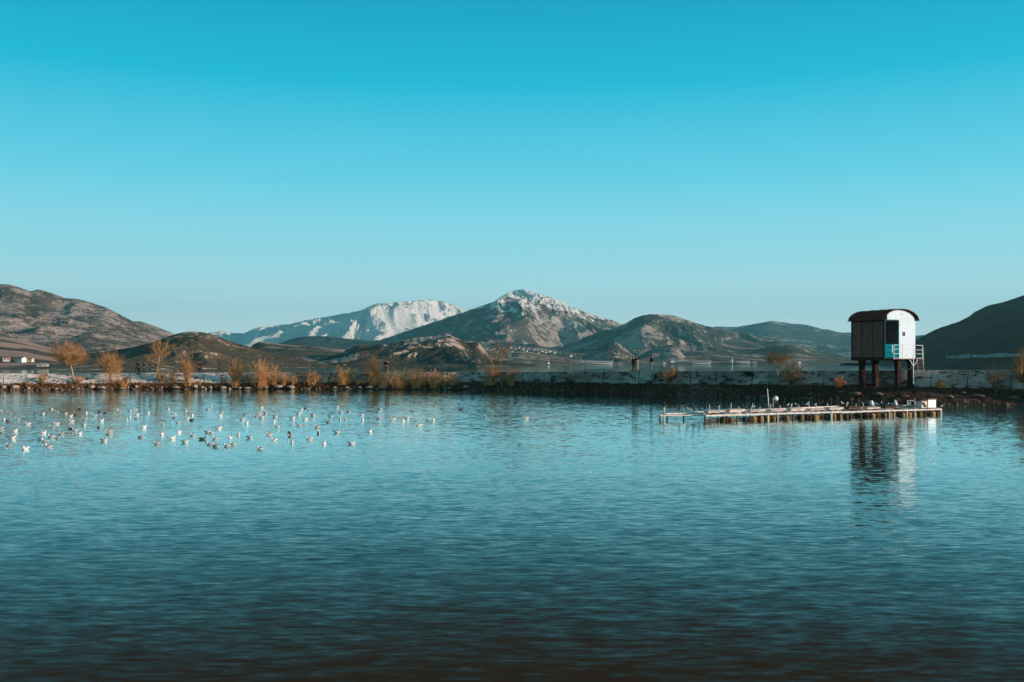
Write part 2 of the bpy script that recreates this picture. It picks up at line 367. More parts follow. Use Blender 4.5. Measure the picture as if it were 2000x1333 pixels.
hills('E', [(560, 714), (610, 706), (645, 697), (670, 688), (690, 677), (705, 673), (722, 675), (745, 672), (770, 668), (792, 665), (806, 660), (822, 659), (840, 657), (860, 655), (870, 651.5), (880, 655), (895, 662), (910, 668), (922, 670), (930, 666), (938, 673), (950, 688), (975, 697), (1010, 706), (1050, 713)],
      1250, 860, 1600, mE, .55, 1/75, 111, 1.15, 420, 130, 1.6, 1.3, front=[(560, 870), (700, 900), (900, 960), (1050, 1020)])
hills('L', [(-400, 664), (-100, 655), (0, 657), (40, 664), (80, 674), (120, 682), (180, 690), (240, 696), (300, 704), (340, 712)],
      1200, 545, 1700, mL, .25, 1/200, 121, 1.25, 240, 100, .7, .3)
hills('C', [(40, 722), (75, 714), (110, 706), (150, 697), (185, 690), (225, 684), (262, 678), (285, 672), (305, 667), (325, 659), (345, 652), (368, 648), (385, 648), (405, 651), (425, 657), (450, 667), (480, 676), (510, 685), (545, 693), (580, 701), (610, 706), (640, 712), (665, 717)],
      880, 560, 1200, mC, .38, 1/62, 131, 1.0, 520, 170, 1.7, .6, front=[(40, 535), (300, 560), (500, 680), (660, 830)])
hills('A', [(1640, 711), (1700, 707), (1745, 703), (1765, 690), (1785, 668), (1800, 658), (1815, 650), (1832, 642), (1850, 636), (1874, 628), (1890, 620), (1899, 614), (1901, 611), (1915, 604), (1930, 597), (1958, 591), (1985, 582), (2000, 577), (2060, 560), (2150, 545), (2320, 540)],
      1500, 480, 2300, mA, .16, 1/220, 141, 1.2, 420, 120, 2, .35, front=[(1640, 2000), (1700, 1500), (1760, 1100), (1850, 800), (2000, 600), (2320, 500)])

# ------------------------------------------------------------------ water
def water_mat():
    m = bpy.data.materials.new('lake_water'); m.use_nodes = True; t = m.node_tree; L = t.links.new
    p = t.nodes['Principled BSDF']; p.inputs['Base Color'].default_value = (.034, .026, .018, 1)
    p.inputs['Roughness'].default_value = .03; p.inputs['IOR'].default_value = 1.33
    tc = N(t, 'ShaderNodeTexCoord')
    acc = None
    for sx, sy, det, amp, rot in ((.16, .30, 2, .005, 8), (.7, 2.2, 2, .013, -6), (1.9, 6.5, 2.5, .052, 6), (4.2, 13.0, 2, .036, -9)):
        mp = N(t, 'ShaderNodeMapping'); mp.inputs['Scale'].default_value = (sx, sy, 1); mp.inputs['Rotation'].default_value = (0, 0, R(rot))
        L(tc.outputs['Object'], mp.inputs[0])
        n = N(t, 'ShaderNodeTexNoise'); n.inputs['Scale'].default_value = 1; n.inputs['Detail'].default_value = det
        L(mp.outputs[0], n.inputs['Vector'])
        s = N(t, 'ShaderNodeVectorMath', operation='SUBTRACT'); L(n.outputs['Color'], s.inputs[0]); s.inputs[1].default_value = (.5, .5, .5)
        k = N(t, 'ShaderNodeVectorMath', operation='MULTIPLY'); L(s.outputs[0], k.inputs[0]); k.inputs[1].default_value = (amp*.55*3, amp*3, 0)
        if acc is None: acc = k.outputs[0]
        else:
            q = N(t, 'ShaderNodeVectorMath', operation='ADD'); L(acc, q.inputs[0]); L(k.outputs[0], q.inputs[1]); acc = q.outputs[0]
    # calmer and livelier patches (wind)
    mp = N(t, 'ShaderNodeMapping'); mp.inputs['Scale'].default_value = (.02, .06, 1); L(tc.outputs['Object'], mp.inputs[0])
    n = N(t, 'ShaderNodeTexNoise'); n.inputs['Scale'].default_value = 1; n.inputs['Detail'].default_value = 4; L(mp.outputs[0], n.inputs['Vector'])
    r = N(t, 'ShaderNodeMapRange'); L(n.outputs['Fac'], r.inputs[0])
    # the lake behind the embankment lies in its lee and is calmer
    sy_ = N(t, 'ShaderNodeSeparateXYZ'); L(tc.outputs['Object'], sy_.inputs[0]); lee = N(t, 'ShaderNodeMapRange'); L(sy_.outputs['Y'], lee.inputs[0])
    lee.inputs[1].default_value = 145; lee.inputs[2].default_value = 165; lee.inputs[3].default_value = 1; lee.inputs[4].default_value = .3
    r.inputs[1].default_value = .35; r.inputs[2].default_value = .65; r.inputs[3].default_value = .65; r.inputs[4].default_value = 1.25
    sc = N(t, 'ShaderNodeVectorMath', operation='SCALE'); L(acc, sc.inputs[0]); ml = N(t, 'ShaderNodeMath', operation='MULTIPLY'); L(r.outputs[0], ml.inputs[0]); L(lee.outputs[0], ml.inputs[1]); L(ml.outputs[0], sc.inputs['Scale'])
    a = N(t, 'ShaderNodeVectorMath', operation='ADD'); L(sc.outputs[0], a.inputs[0]); a.inputs[1].default_value = (0, 0, 1)
    nn = N(t, 'ShaderNodeVectorMath', operation='NORMALIZE'); L(a.outputs[0], nn.inputs[0]); nrm = nn.outputs[0]
    t.nodes.remove(p)
    gl = N(t, 'ShaderNodeBsdfGlossy'); gl.inputs['Roughness'].default_value = .03; gl.inputs['Color'].default_value = (.76, .98, 1, 1); L(nrm, gl.inputs['Normal'])
    df = N(t, 'ShaderNodeBsdfDiffuse'); df.inputs['Color'].default_value = (.050, .035, .022, 1)
    fr = N(t, 'ShaderNodeFresnel'); fr.inputs['IOR'].default_value = 1.33; L(nrm, fr.inputs['Normal'])
    mr = N(t, 'ShaderNodeMapRange'); L(fr.outputs[0], mr.inputs[0]); mr.inputs[1].default_value = .155; mr.inputs[2].default_value = .66; mr.inputs[3].default_value = .01; mr.inputs[4].default_value = 1
    pw = N(t, 'ShaderNodeMath', operation='POWER'); L(mr.outputs[0], pw.inputs[0]); pw.inputs[1].default_value = 1.45
    ms = N(t, 'ShaderNodeMixShader'); L(pw.outputs[0], ms.inputs[0]); L(df.outputs[0], ms.inputs[1]); L(gl.outputs[0], ms.inputs[2])
    L(ms.outputs[0], t.nodes['Material Output'].inputs['Surface'])
    return m
M['water'] = water_mat()
MB().add([(-13400, -45, 0), (13400, -45, 0), (13400, 13400, 0), (-13400, 13400, 0)], [(0, 1, 2, 3)]).build('water', M['water'])['kind'] = 'structure'
mbed = mat('lake_bed', (.05, .045, .03), .95, .2, .02)
MB().add([(-13400, -45, -4), (13400, -45, -4), (13400, 13400, -4), (-13400, 13400, -4)], [(0, 1, 2, 3)]).build('ground', mbed)['kind'] = 'structure'

# ------------------------------------------------------------------ embankment
ST = [(-500, 776, 756, 735), (-200, 768, 752, 732.5), (0, 763, 749.5, 731), (240, 761, 748.5, 730.5), (470, 760.5, 748, 729.5), (500, 760.5, 747.5, 729.5), (700, 760.5, 746, 729.5), (900, 761, 745, 729),
      (1000, 763, 745, 728.5), (1100, 767, 746, 728), (1250, 771, 749, 727.3), (1450, 777, 751, 726.5), (1700, 785, 752, 726), (1850, 790, 757, 726), (2000, 793, 760, 726), (2200, 800, 765, 726), (2500, 812, 772, 726)]
SA = np.array(ST, float)
def prof(px):
    yw, yb, yt = (float(np.interp(px, SA[:, 0], SA[:, k])) for k in (1, 2, 3))
    Dw = H*F/(yw-HY); k = float(np.interp(px, [450, 520], [0, 1]))
    g = float(np.interp(px, [1200, 1600, 1700, 1850], [0, 1, 1.15, 1.8])); db = Dw+1.1+5.2*g; dt = db+(3.1*(1-k)+1.15*k)
    return [(X(px, Dw), Dw, 0.0), (X(px, db), db, Z(yb, db)), (X(px, dt), dt, Z(yt, dt))]
def bank_pt(px, py):
    a, b, c = (Vector(q) for q in prof(px))
    ya, yb, yc = (HY+(H-q.z)/q.y*F for q in (a, b, c))
    if py >= yb: t = max(0, min(1, (ya-py)/(ya-yb))); return a.lerp(b, t)
    t = max(0, min(1, (yb-py)/(yb-yc))); return b.lerp(c, t)
def top_pt(px, back=1.2):
    c = Vector(prof(px)[2]); return Vector((c.x*(c.y+back)/c.y, c.y+back, c.z+.02))
def bank_mat():
    m = hill_mat('bank_earth', (.058, .028, .018), (.085, .042, .027), (.20, .14, .11), .12, .9, (1, 1, 1.5), bump=1, bdist=.15)
    return m
def slab_mat():
    m = bpy.data.materials.new('slab_concrete'); m.use_nodes = True; t = m.node_tree; L = t.links.new
    p = t.nodes['Principled BSDF']; p.inputs['Roughness'].default_value = .9; p.inputs['Specular IOR Level'].default_value = .15
    tc = N(t, 'ShaderNodeTexCoord')
    def noise(sc, st, det=7, ro=.65):
        mp = N(t, 'ShaderNodeMapping'); mp.inputs['Scale'].default_value = st; L(tc.outputs['Object'], mp.inputs[0])
        n = N(t, 'ShaderNodeTexNoise'); n.inputs['Scale'].default_value = sc; n.inputs['Detail'].default_value = det; n.inputs['Roughness'].default_value = ro
        L(mp.outputs[0], n.inputs['Vector']); return n.outputs['Fac']
    def rampn(src, stops):
        r = N(t, 'ShaderNodeValToRGB'); L(src, r.inputs[0]); e = r.color_ramp.elements
        e[0].position = stops[0][0]; e[0].color = (*stops[0][1], 1); e[1].position = stops[1][0]; e[1].color = (*stops[1][1], 1)
        for q in stops[2:]: k = e.new(q[0]); k.color = (*q[1], 1)
        return r.outputs[0]
    base = rampn(noise(.8, (1, 1, 1)), [(.32, (.66, .54, .49)), (.62, (.88, .78, .73))])
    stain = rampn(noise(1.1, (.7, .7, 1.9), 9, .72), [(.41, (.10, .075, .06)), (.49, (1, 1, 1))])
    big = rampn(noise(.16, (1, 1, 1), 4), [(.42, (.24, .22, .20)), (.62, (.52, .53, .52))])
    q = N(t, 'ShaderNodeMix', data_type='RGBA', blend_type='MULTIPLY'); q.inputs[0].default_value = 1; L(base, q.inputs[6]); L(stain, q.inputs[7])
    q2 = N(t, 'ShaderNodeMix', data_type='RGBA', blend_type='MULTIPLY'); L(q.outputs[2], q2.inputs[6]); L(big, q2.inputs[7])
    # right-hand stretch: its shade painted in as darker colour, plus overgrown dirty patches
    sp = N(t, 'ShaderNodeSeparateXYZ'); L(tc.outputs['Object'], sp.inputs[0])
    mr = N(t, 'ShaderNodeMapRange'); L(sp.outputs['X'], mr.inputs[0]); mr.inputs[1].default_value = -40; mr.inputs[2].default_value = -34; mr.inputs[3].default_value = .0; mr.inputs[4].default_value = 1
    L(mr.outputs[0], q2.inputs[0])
    L(q2.outputs[2], p.inputs['Base Color'])
    b = N(t, 'ShaderNodeBump'); b.inputs['Distance'].default_value = .06; b.inputs['Strength'].default_value = .7
    L(noise(2.5, (1, 1, 1)), b.inputs['Height']); L(b.outputs[0], p.inputs['Normal'])
    return m
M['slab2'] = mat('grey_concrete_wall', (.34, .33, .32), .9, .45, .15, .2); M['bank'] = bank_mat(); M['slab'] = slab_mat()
def embankment():
    pxs = np.arange(-480, 2480, 1.6); n = len(pxs)
    rows = []
    for px in pxs:
        a, b, c = (np.array(q) for q in prof(px))
        out = np.array([0, 1, 0.])
        pts = [a+np.array([0, -1.5, -1.3]), a]
        for t in (.2, .4, .6, .8, 1.0): pts.append(a+(b-a)*t)
        pts += [b+np.array([0, 3.8, -.1]), c+np.array([0, 7.5, -2.5-c[2]])]
        rows.append(pts)
    P = np.array(rows)
    nz = fbm(P[:, :, 0]*.55, P[:, :, 1]*.55+P[:, :, 2]*1.1, 6, 5)
    P[:, 1:7, 1] += nz[:, 1:7]*.9; P[:, 2:6, 2] += nz[:, 2:6]*.30
    m = P.shape[1]; V = P.reshape(-1, 3)
    Q = [(i*m+j, (i+1)*m+j, (i+1)*m+j+1, i*m+j+1) for i in range(n-1) for j in range(m-1)]
    MB().add(V.tolist(), Q).build('embankment', M['bank'], smooth=False)['kind'] = 'structure'
    # sloped concrete facing, laid as big cast slabs with open joints and sunken corners, one sheet along the dyke
    mb = MB(); px = -480; r = random.Random(3); sl1 = 0
    while px < 2470:
        w = r.uniform(30, 62) if px < 480 else r.uniform(40, 110)
        x1 = min(px+w, 2475); k = 10
        dz0, dz1 = r.uniform(-.05, .05), r.uniform(-.05, .05); sl0 = sl1; sl1 = r.uniform(-7, 7)
        vs = []; fs = []; ns = 7
        for i in range(k+1):
            q = px+.8+(x1-px-1.6)*i/k
            a, b, c = (Vector(v) for v in prof(q))
            dn = Vector((0, -.16, .10))
            for j in range(ns+1):
                t = j/ns
                a, b, c = (Vector(v) for v in prof(q+(sl0*(1-i/k)+sl1*i/k)*(t-1))); s = b.lerp(c, t)+dn
                tilt = (dz0*(1-i/k)+dz1*i/k)*(1-t)
                jag = 0
                if j == 0: jag = -r.uniform(0, .35)*(1 if px > 480 else .4)
                s.z += tilt+jag*.6+ (0 if j == ns else r.uniform(-.02, .02)); s.y += jag*.5
                vs.append(s)
            s = c+Vector((0, .0, .10)); s2 = c+Vector((0, .5, .10)); s3 = c+Vector((0, .5, -.4)); s4 = b+Vector((0, .4, -.5))
            vs += [s+dn*0, s2, s3, s4]
        m2 = ns+5
        for i in range(k):
            for j in range(m2-1): fs.append((i*m2+j, (i+1)*m2+j, (i+1)*m2+j+1, i*m2+j+1))
            fs.append((i*m2+m2-1, (i+1)*m2+m2-1, (i+1)*m2, i*m2))
        fs.append(tuple(range(m2))[::-1]); fs.append(tuple(k*m2+j for j in range(m2)))
        mb.add(vs, fs); px = x1
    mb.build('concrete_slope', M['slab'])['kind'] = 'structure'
    # crest path
    mb = MB(); vs = []; fs = []
    px2 = np.arange(-480, 2480, 12)
    for q in px2:
        c = Vector(prof(q)[2])
        for dy, dz in ((.5, .04), (.5, .104), (3.6, .104), (7.2, -2.9)): vs.append((c.x*(c.y+dy)/c.y, c.y+dy, c.z+dz if dz > -1 else -1))
    for i in range(len(px2)-1):
        for j in range(3): fs.append((i*4+j, (i+1)*4+j, (i+1)*4+j+1, i*4+j+1))
    mb.add(vs, fs).build('path', mat('path_gravel', (.30, .24, .20), .95, .3, 1.5, bump=.4))['kind'] = 'structure'
embankment()

# ------------------------------------------------------------------ boulders
def boulder(px, py, w, h, label, dark=False, seed=0, tall=1.0, group='boulders along the water edge'):
    p = bank_pt(px, py); sc = p.y/F
    bm = bmesh.new(); bmesh.ops.create_icosphere(bm, subdivisions=3, radius=1)
    r = random.Random(seed); o1 = Vector((r.uniform(0, 99), r.uniform(0, 99), r.uniform(0, 99)))
    from mathutils import noise as mn
    planes = [Vector((r.gauss(0, 1), r.gauss(0, 1), r.gauss(0, .8))).normalized() for _ in range(9)]
    for v in bm.verts:
        n = v.co.normalized(); rr = 1.0
        for q in planes:
            dd = n.dot(q)
            if dd > .0: rr = min(rr, .78/max(dd, .001))
        rr *= 1+.14*mn.noise(n*2+o1)+.07*mn.noise(n*6+o1)
        v.co = Vector((n.x*rr*w*sc*.47, n.y*rr*w*sc*.42, n.z*rr*h*sc*.42))
    me = bpy.data.meshes.new('boulder'); bm.to_mesh(me); bm.free(); me.materials.append(M['rock_dark' if dark else 'rock'])
    o = bpy.data.objects.new('boulder', me); COL.objects.link(o)
    o.location = (p.x, p.y-.35, max(p.z, .0)+h*sc*.18); o.rotation_euler = (0, 0, r.uniform(-.5, .5))
    tag(o, label, 'boulder', group); return o
BO = [(-8, 757, 10, 8, 'pale boulder cut by the left edge of the frame, foot of bank'), (10, 758, 12, 9, 'pinkish boulder at water edge, first in from the left edge'), (31, 758, 19, 10, 'broad pale boulder, second from the left along the water edge'), (58, 760, 7, 7, 'small pointed pale stone left of the round-crowned tree'),
      (112, 760, 9, 4, 'low flat stone just left of the round-crowned tree trunk'), (155, 760, 7, 4, 'small low stone just right of the round-crowned tree'), (181, 758, 14, 10, 'tall pale boulder between the two golden trees'), (200, 759, 19, 8, 'wide pale boulder at the foot of the bushy golden tree'), (240, 760, 14, 4, 'flat stone under the brown crate'),
      (268, 757, 6, 8, 'upright narrow stone under the strollers'), (345, 758, 18, 6, 'flat grey stone left of the thin orange bush'), (382, 757, 13, 9, 'rounded brownish boulder under the three walkers'), (397, 758, 8, 6, 'small brownish boulder right of the three walkers'), (403, 760, 5, 5, 'tiny pale stone beside the upright white one'), (413, 759, 6, 9, 'upright narrow white stone at the water edge'),
      (437, 759, 14, 9, 'white lumpy boulder below the red barrel'), (450, 760, 6, 5, 'small white stone right of the lumpy boulder'), (470, 759, 9, 5, 'small flat stone left of the tallest reeds'), (484, 759, 16, 6, 'wide flat white stone just left of the tallest reeds'), (521, 758, 12, 7, 'pale stone just right of the tallest reeds'), (544, 757, 21, 9, 'big grey slab-like stone right of the tallest reeds'),
      (569, 758, 17, 9, 'wedge-shaped pale stone right of the big grey slab stone'), (655, 758, 8, 5, 'small grey stone below the fan-shaped reeds'), (678, 758, 9, 5, 'small stone right below the fan-shaped reeds'), (703, 758, 9, 5, 'low pale stone left of the flat pale boulder'), (722, 758, 19, 7, 'flat pale boulder below the standing couple'), (750, 759, 8, 4, 'thin flat stone under the reeds by the couple'),
      (810, 758, 8, 5, 'small pale stone in the middle of the reed row'), (820, 759, 6, 4, 'smaller pale stone in the middle of the reed row'), (868, 758, 6, 5, 'small grey stone near the right end of the reeds'), (877, 759, 8, 6, 'small white stone near the right end of the reeds'), (911, 757, 15, 9, 'lone white boulder right of the last reeds')]
for i, b in enumerate(BO): boulder(*b[:5], seed=i+1)
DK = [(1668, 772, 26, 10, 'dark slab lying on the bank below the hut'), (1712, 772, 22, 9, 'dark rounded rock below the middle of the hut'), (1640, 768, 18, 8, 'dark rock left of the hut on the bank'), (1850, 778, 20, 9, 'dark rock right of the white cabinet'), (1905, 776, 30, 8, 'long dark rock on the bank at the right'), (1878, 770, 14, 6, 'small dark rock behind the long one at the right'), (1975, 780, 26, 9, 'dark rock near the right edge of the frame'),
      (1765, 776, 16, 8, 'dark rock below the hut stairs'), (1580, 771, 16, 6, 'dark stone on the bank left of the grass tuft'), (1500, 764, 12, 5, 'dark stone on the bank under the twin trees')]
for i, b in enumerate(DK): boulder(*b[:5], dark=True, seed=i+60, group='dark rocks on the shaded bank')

# ------------------------------------------------------------------ bare trees and bushes
def grow(mb, p, d, L, rad, depth, r, spread, up, kids, n=3, seg=3, rtip=.3):
    pts = [p.copy()]; q = p.copy(); dd = d.normalized()
    for i in range(seg):
        dd = (dd+Vector((r.gauss(0, .12), r.gauss(0, .12), up*.12))).normalized()
        q = q+dd*L/seg; pts.append(q.copy())
    k = len(pts)
    mb.tube(pts, [max(.008, rad*(1-(1-rtip)*i/(k-1))) for i in range(k)], n, cap=False)
    if depth <= 0: return
    nk = kids[0]
    for j in range(nk):
        t = r.uniform(.3, 1) if j else 1.0
        f = t*(k-1); i0 = min(int(f), k-2); b = pts[i0].lerp(pts[i0+1], f-i0)
        ax = Vector((r.gauss(0, 1), r.gauss(0, 1), r.gauss(0, 1))).cross(dd)
        if ax.length < 1e-3: continue
        nd = Matrix.Rotation(r.uniform(.5, 1)*spread, 3, ax.normalized()) @ dd
        grow(mb, b, nd, L*r.uniform(.5, .78), max(.009, rad*rtip*1.05), depth-1, r, spread*1.0, up, kids[1:], n, seg, rtip)
def bare_tree(name, px, py, label, cat, trunk_pts, trunk_r, limbs, seed, twig='twig', group=None, kids=(6, 6, 6, 4), spread=.6, up=.5, bark='bark', fill=()):
    """trunk_pts are photo pixels; limbs: (start index along trunk 0-1, target px, target py, depth offset, radius)"""
    p = bank_pt(px, py); r = random.Random(seed)
    e = empty(name, (p.x, p.y, p.z-.05)); s = p.y/F
    def loc(x, y, dy=0): return Vector(((x-px)*s, dy, -(y-py)*s))
    mb = MB(); T = [loc(x, y, dy) for (x, y, dy) in trunk_pts]
    rr = [trunk_r*(1-.5*i/(len(T)-1)) for i in range(len(T))]
    mb.tube(T, rr, 7)
    cr = MB()
    for t, x, y, dy, rad in limbs:
        f = t*(len(T)-1); i0 = min(int(f), len(T)-2); a = T[i0].lerp(T[i0+1], f-i0)
        b = loc(x, y, dy); d = b-a
        mid = a.lerp(b, .5)+Vector((r.gauss(0, .08), r.gauss(0, .08), .06))*d.length
        mb.tube([a, mid, b], [rad, rad*.7, rad*.4], 5)
        for q in range(kids[0]):
            tt = r.uniform(.25, 1); c = a.lerp(mid, tt*2) if tt < .5 else mid.lerp(b, tt*2-1)
            ax = Vector((r.gauss(0, 1), r.gauss(0, 1), r.gauss(0, 1))).cross(d).normalized()
            nd = Matrix.Rotation(r.uniform(.2, 1)*spread, 3, ax) @ d
            grow(cr, c, nd, d.length*r.uniform(.35, .6), .022, 2, r, spread, up, kids[1:], 3, 3, .6)
    for (cx, cy, rx, ry, cnt) in fill:
        for q in range(int(cnt*.6)):
            while True:
                u = Vector((r.uniform(-1, 1), r.uniform(-1, 1), r.uniform(-1, 1)))
                if u.length < 1: break
            c = loc(cx, cy)+Vector((u.x*rx*s, u.y*rx*s*.9, u.z*ry*s))
            d = Vector((u.x+r.gauss(0, .5), u.y+r.gauss(0, .5), u.z*.5+.55+r.gauss(0, .4))).normalized()*r.uniform(.3, .8)
            cr.tube([c, c+d*.5+Vector((r.gauss(0, .04), 0, r.gauss(0, .04))), c+d], [.012, .010, .006], 3, cap=False)
    mb.build('trunk', M[bark], e, True); cr.build('crown', M[twig], e)
    tag(e, label, cat, group); return e
def ring_limbs(n, cx, cy, rx, ry, t0, t1, rad, seed, dep=1.6):
    r = random.Random(seed); out = []
    for i in range(n):
        a = 2*math.pi*i/n+r.uniform(-.3, .3); k = r.uniform(.25, .8)
        out.append((r.uniform(t0, t1), cx+rx*k*math.cos(a), cy-ry*k*math.sin(a)*.9, r.uniform(-dep, dep), rad))
    return out
bare_tree('bare_tree', 146, 750, 'bare golden tree with a round crown on a thin leaning trunk', 'tree', [(146, 752, 0), (143, 738, 0), (141, 726, 0), (138, 712, 0), (140, 700, 0)], .17,
          ring_limbs(22, 137, 697, 32, 23, .65, 1, .06, 1), 11, kids=(5, 5, 3), spread=.8, fill=((136, 692, 30, 18, 1500), (126, 702, 22, 12, 500), (150, 704, 20, 13, 500)))
bare_tree('bare_tree', 214, 750, 'short bushy golden tree left of the strollers', 'tree', [(214, 752, 0), (215, 740, 0), (214, 728, 0), (216, 712, 0)], .14,
          ring_limbs(15, 216, 714, 21, 22, .3, 1, .05, 2), 12, kids=(5, 5, 3), spread=.8, fill=((216, 714, 17, 16, 900), (218, 730, 16, 12, 450)))
bare_tree('bare_tree', 313, 747, 'slim bare tree with a sparse ragged crown beside the strollers', 'tree', [(313, 748, 0), (309, 735, 0), (307, 722, 0), (309, 708, 0), (312, 695, 0)], .15,
          [(.9, 298, 684, .4, .05), (.95, 316, 674, -.5, .05), (1, 326, 676, .3, .05), (.8, 322, 694, .6, .04), (.7, 293, 702, -.4, .05), (1, 304, 676, -.4, .05), (.9, 314, 688, .8, .04), (.5, 320, 714, 0, .04), (1, 324, 684, -.6, .04), (.85, 300, 694, .7, .04)], 13, kids=(5, 4, 3), spread=.7, fill=((310, 690, 17, 13, 350), (300, 702, 12, 8, 120)))
bare_tree('bare_tree', 963, 748, 'bare tree with a forked Y trunk right of the reed row', 'tree', [(963, 752, 0), (962, 738, 0), (962, 724, 0), (963, 711, 0)], .14,
          [(.98, 947, 694, 0, .09), (1, 979, 690, .2, .09), (1, 990, 680, -.2, .06), (.97, 941, 688, .3, .05), (.9, 966, 690, .6, .05), (.95, 955, 680, -.4, .05), (1, 998, 686, .3, .04), (.6, 980, 712, -.5, .035), (.5, 945, 716, .3, .035), (.4, 975, 720, .3, .03), (1, 968, 682, 0, .05)], 14, kids=(4, 4, 2), spread=.6, fill=((963, 728, 20, 18, 350), (975, 690, 24, 10, 250)))
bare_tree('bare_tree', 1541, 756, 'bare twin-stemmed tree with spreading orange twigs, slim stem beside it', 'tree', [(1541, 757, 0), (1538, 745, 0), (1535, 736, 0), (1532, 728, 0)], .10,
          [(.1, 1556, 744, .3, .05), (1, 1526, 708, 0, .05), (.8, 1546, 712, .3, .05), (.9, 1554, 718, -.3, .04), (1, 1536, 702, .5, .04), (1, 1518, 700, -.4, .04), (.6, 1558, 730, .6, .04), (1, 1506, 702, .3, .04)], 15, kids=(4, 4, 3), spread=.7, fill=((1545, 728, 17, 20, 350),))
bare_tree('bare_tree', 1521, 751, 'thin bare tree with a flat orange top, left of the twin-stemmed one', 'tree', [(1520, 752, 0), (1522, 740, 0), (1519, 728, 0), (1515, 716, 0)], .10,
          [(1, 1500, 702, .2, .05), (1, 1512, 697, -.2, .05), (1, 1524, 700, .4, .05), (.95, 1532, 705, -.4, .04), (1, 1506, 709, .6, .04), (.9, 1540, 698, .1, .04)], 16, kids=(5, 4, 3), spread=.7, fill=((1516, 702, 20, 6, 500),))
def shrub(px, py, x0, x1, ytop, n, label, seed, twig='twig', name='bare_bush', cat='bush', lean=0, kids=(4, 3), group='bare bushes on the bank'):
    p = bank_pt(px, py); r = random.Random(seed); e = empty(name, (p.x, p.y, p.z-.05)); s = p.y/F
    st = MB(); cr = MB(); hgt = (py-ytop)*s
    for i in range(n):
        x = r.uniform(x0, x1); k = 1-abs((x-(x0+x1)/2)/((x1-x0)/2))**2*.45
        d = Vector(((x-px)*s, r.uniform(-.6, .6)*(x1-x0)*s*.5, hgt*k*r.uniform(.65, 1)))
        L = d.length
        b = Vector((r.uniform(-.15, .15), r.uniform(-.15, .15), 0))
        m1 = b+d*.45+Vector((0, 0, .08*L)); m2 = b+d*.75+Vector((0, 0, .06*L))
        st.tube([b, m1, m2, b+d], [.035, .026, .018, .01], 4)
        for q in range(kids[0]):
            c = (b+d*.35).lerp(b+d, r.uniform(0, 1))
            nd = d.normalized()+Vector((r.gauss(0, .4), r.gauss(0, .4), r.gauss(.1, .25)))
            grow(cr, c, nd, L*r.uniform(.18, .34), .014, 1, r, .6, .4, kids[1:], 3, 2, .6)
    st.build('stem', M[twig], e, True); cr.build('crown', M[twig], e)
    tag(e, label, cat, group); return e
shrub(365, 749, 350, 382, 700, 34, 'thin upright orange bush left of the three walkers', 21)
shrub(337, 749, 326, 348, 722, 22, 'low orange bush between the slim tree and the thin bush', 22)
shrub(316, 749, 304, 328, 724, 22, 'low orange bush at the foot of the slim bare tree', 23)
shrub(461, 749, 443, 478, 706, 46, 'orange bush partly hiding the last walker on the left', 24)
shrub(484, 749, 470, 498, 728, 22, 'low orange bush just left of the tallest reeds', 25)
shrub(733, 748, 714, 744, 703, 40, 'tall orange bush just left of the standing couple', 26)
shrub(963, 749, 944, 982, 715, 26, 'orange bush growing round the forked tree foot', 27)
shrub(1000, 750, 988, 1016, 716, 26, 'thin fan-shaped bush right of the forked tree', 28)
shrub(1308, 750, 1288, 1330, 714, 34, 'fan-shaped bare bush right of the lone figure', 29)
shrub(1122, 746, 1113, 1131, 727, 14, 'small pale bush against the shaded slabs', 30)
shrub(1945, 763, 1925, 1966, 714, 40, 'grey bare bush on the bank near the right edge', 31, 'twig_grey')
shrub(1996, 750, 1976, 2024, 682, 50, 'tall rust-coloured bush cut by the right edge', 32, 'twig')
shrub(1545, 755, 1530, 1566, 718, 26, 'greyish bush behind the twin-stemmed tree', 33, 'twig_grey')
shrub(82, 752, 66, 98, 728, 24, 'low brown bush left of the round-crowned tree', 34)
shrub(50, 755, 40, 66, 742, 18, 'low dark bush near the left boulders', 35)
shrub(150, 752, 140, 170, 734, 18, 'low bush at the foot of the round-crowned tree', 36)
shrub(226, 752, 210, 244, 736, 20, 'tangled low bush at the foot of the bushy tree', 37)
shrub(273, 755, 262, 288, 744, 16, 'low brown bush under the strollers', 38)

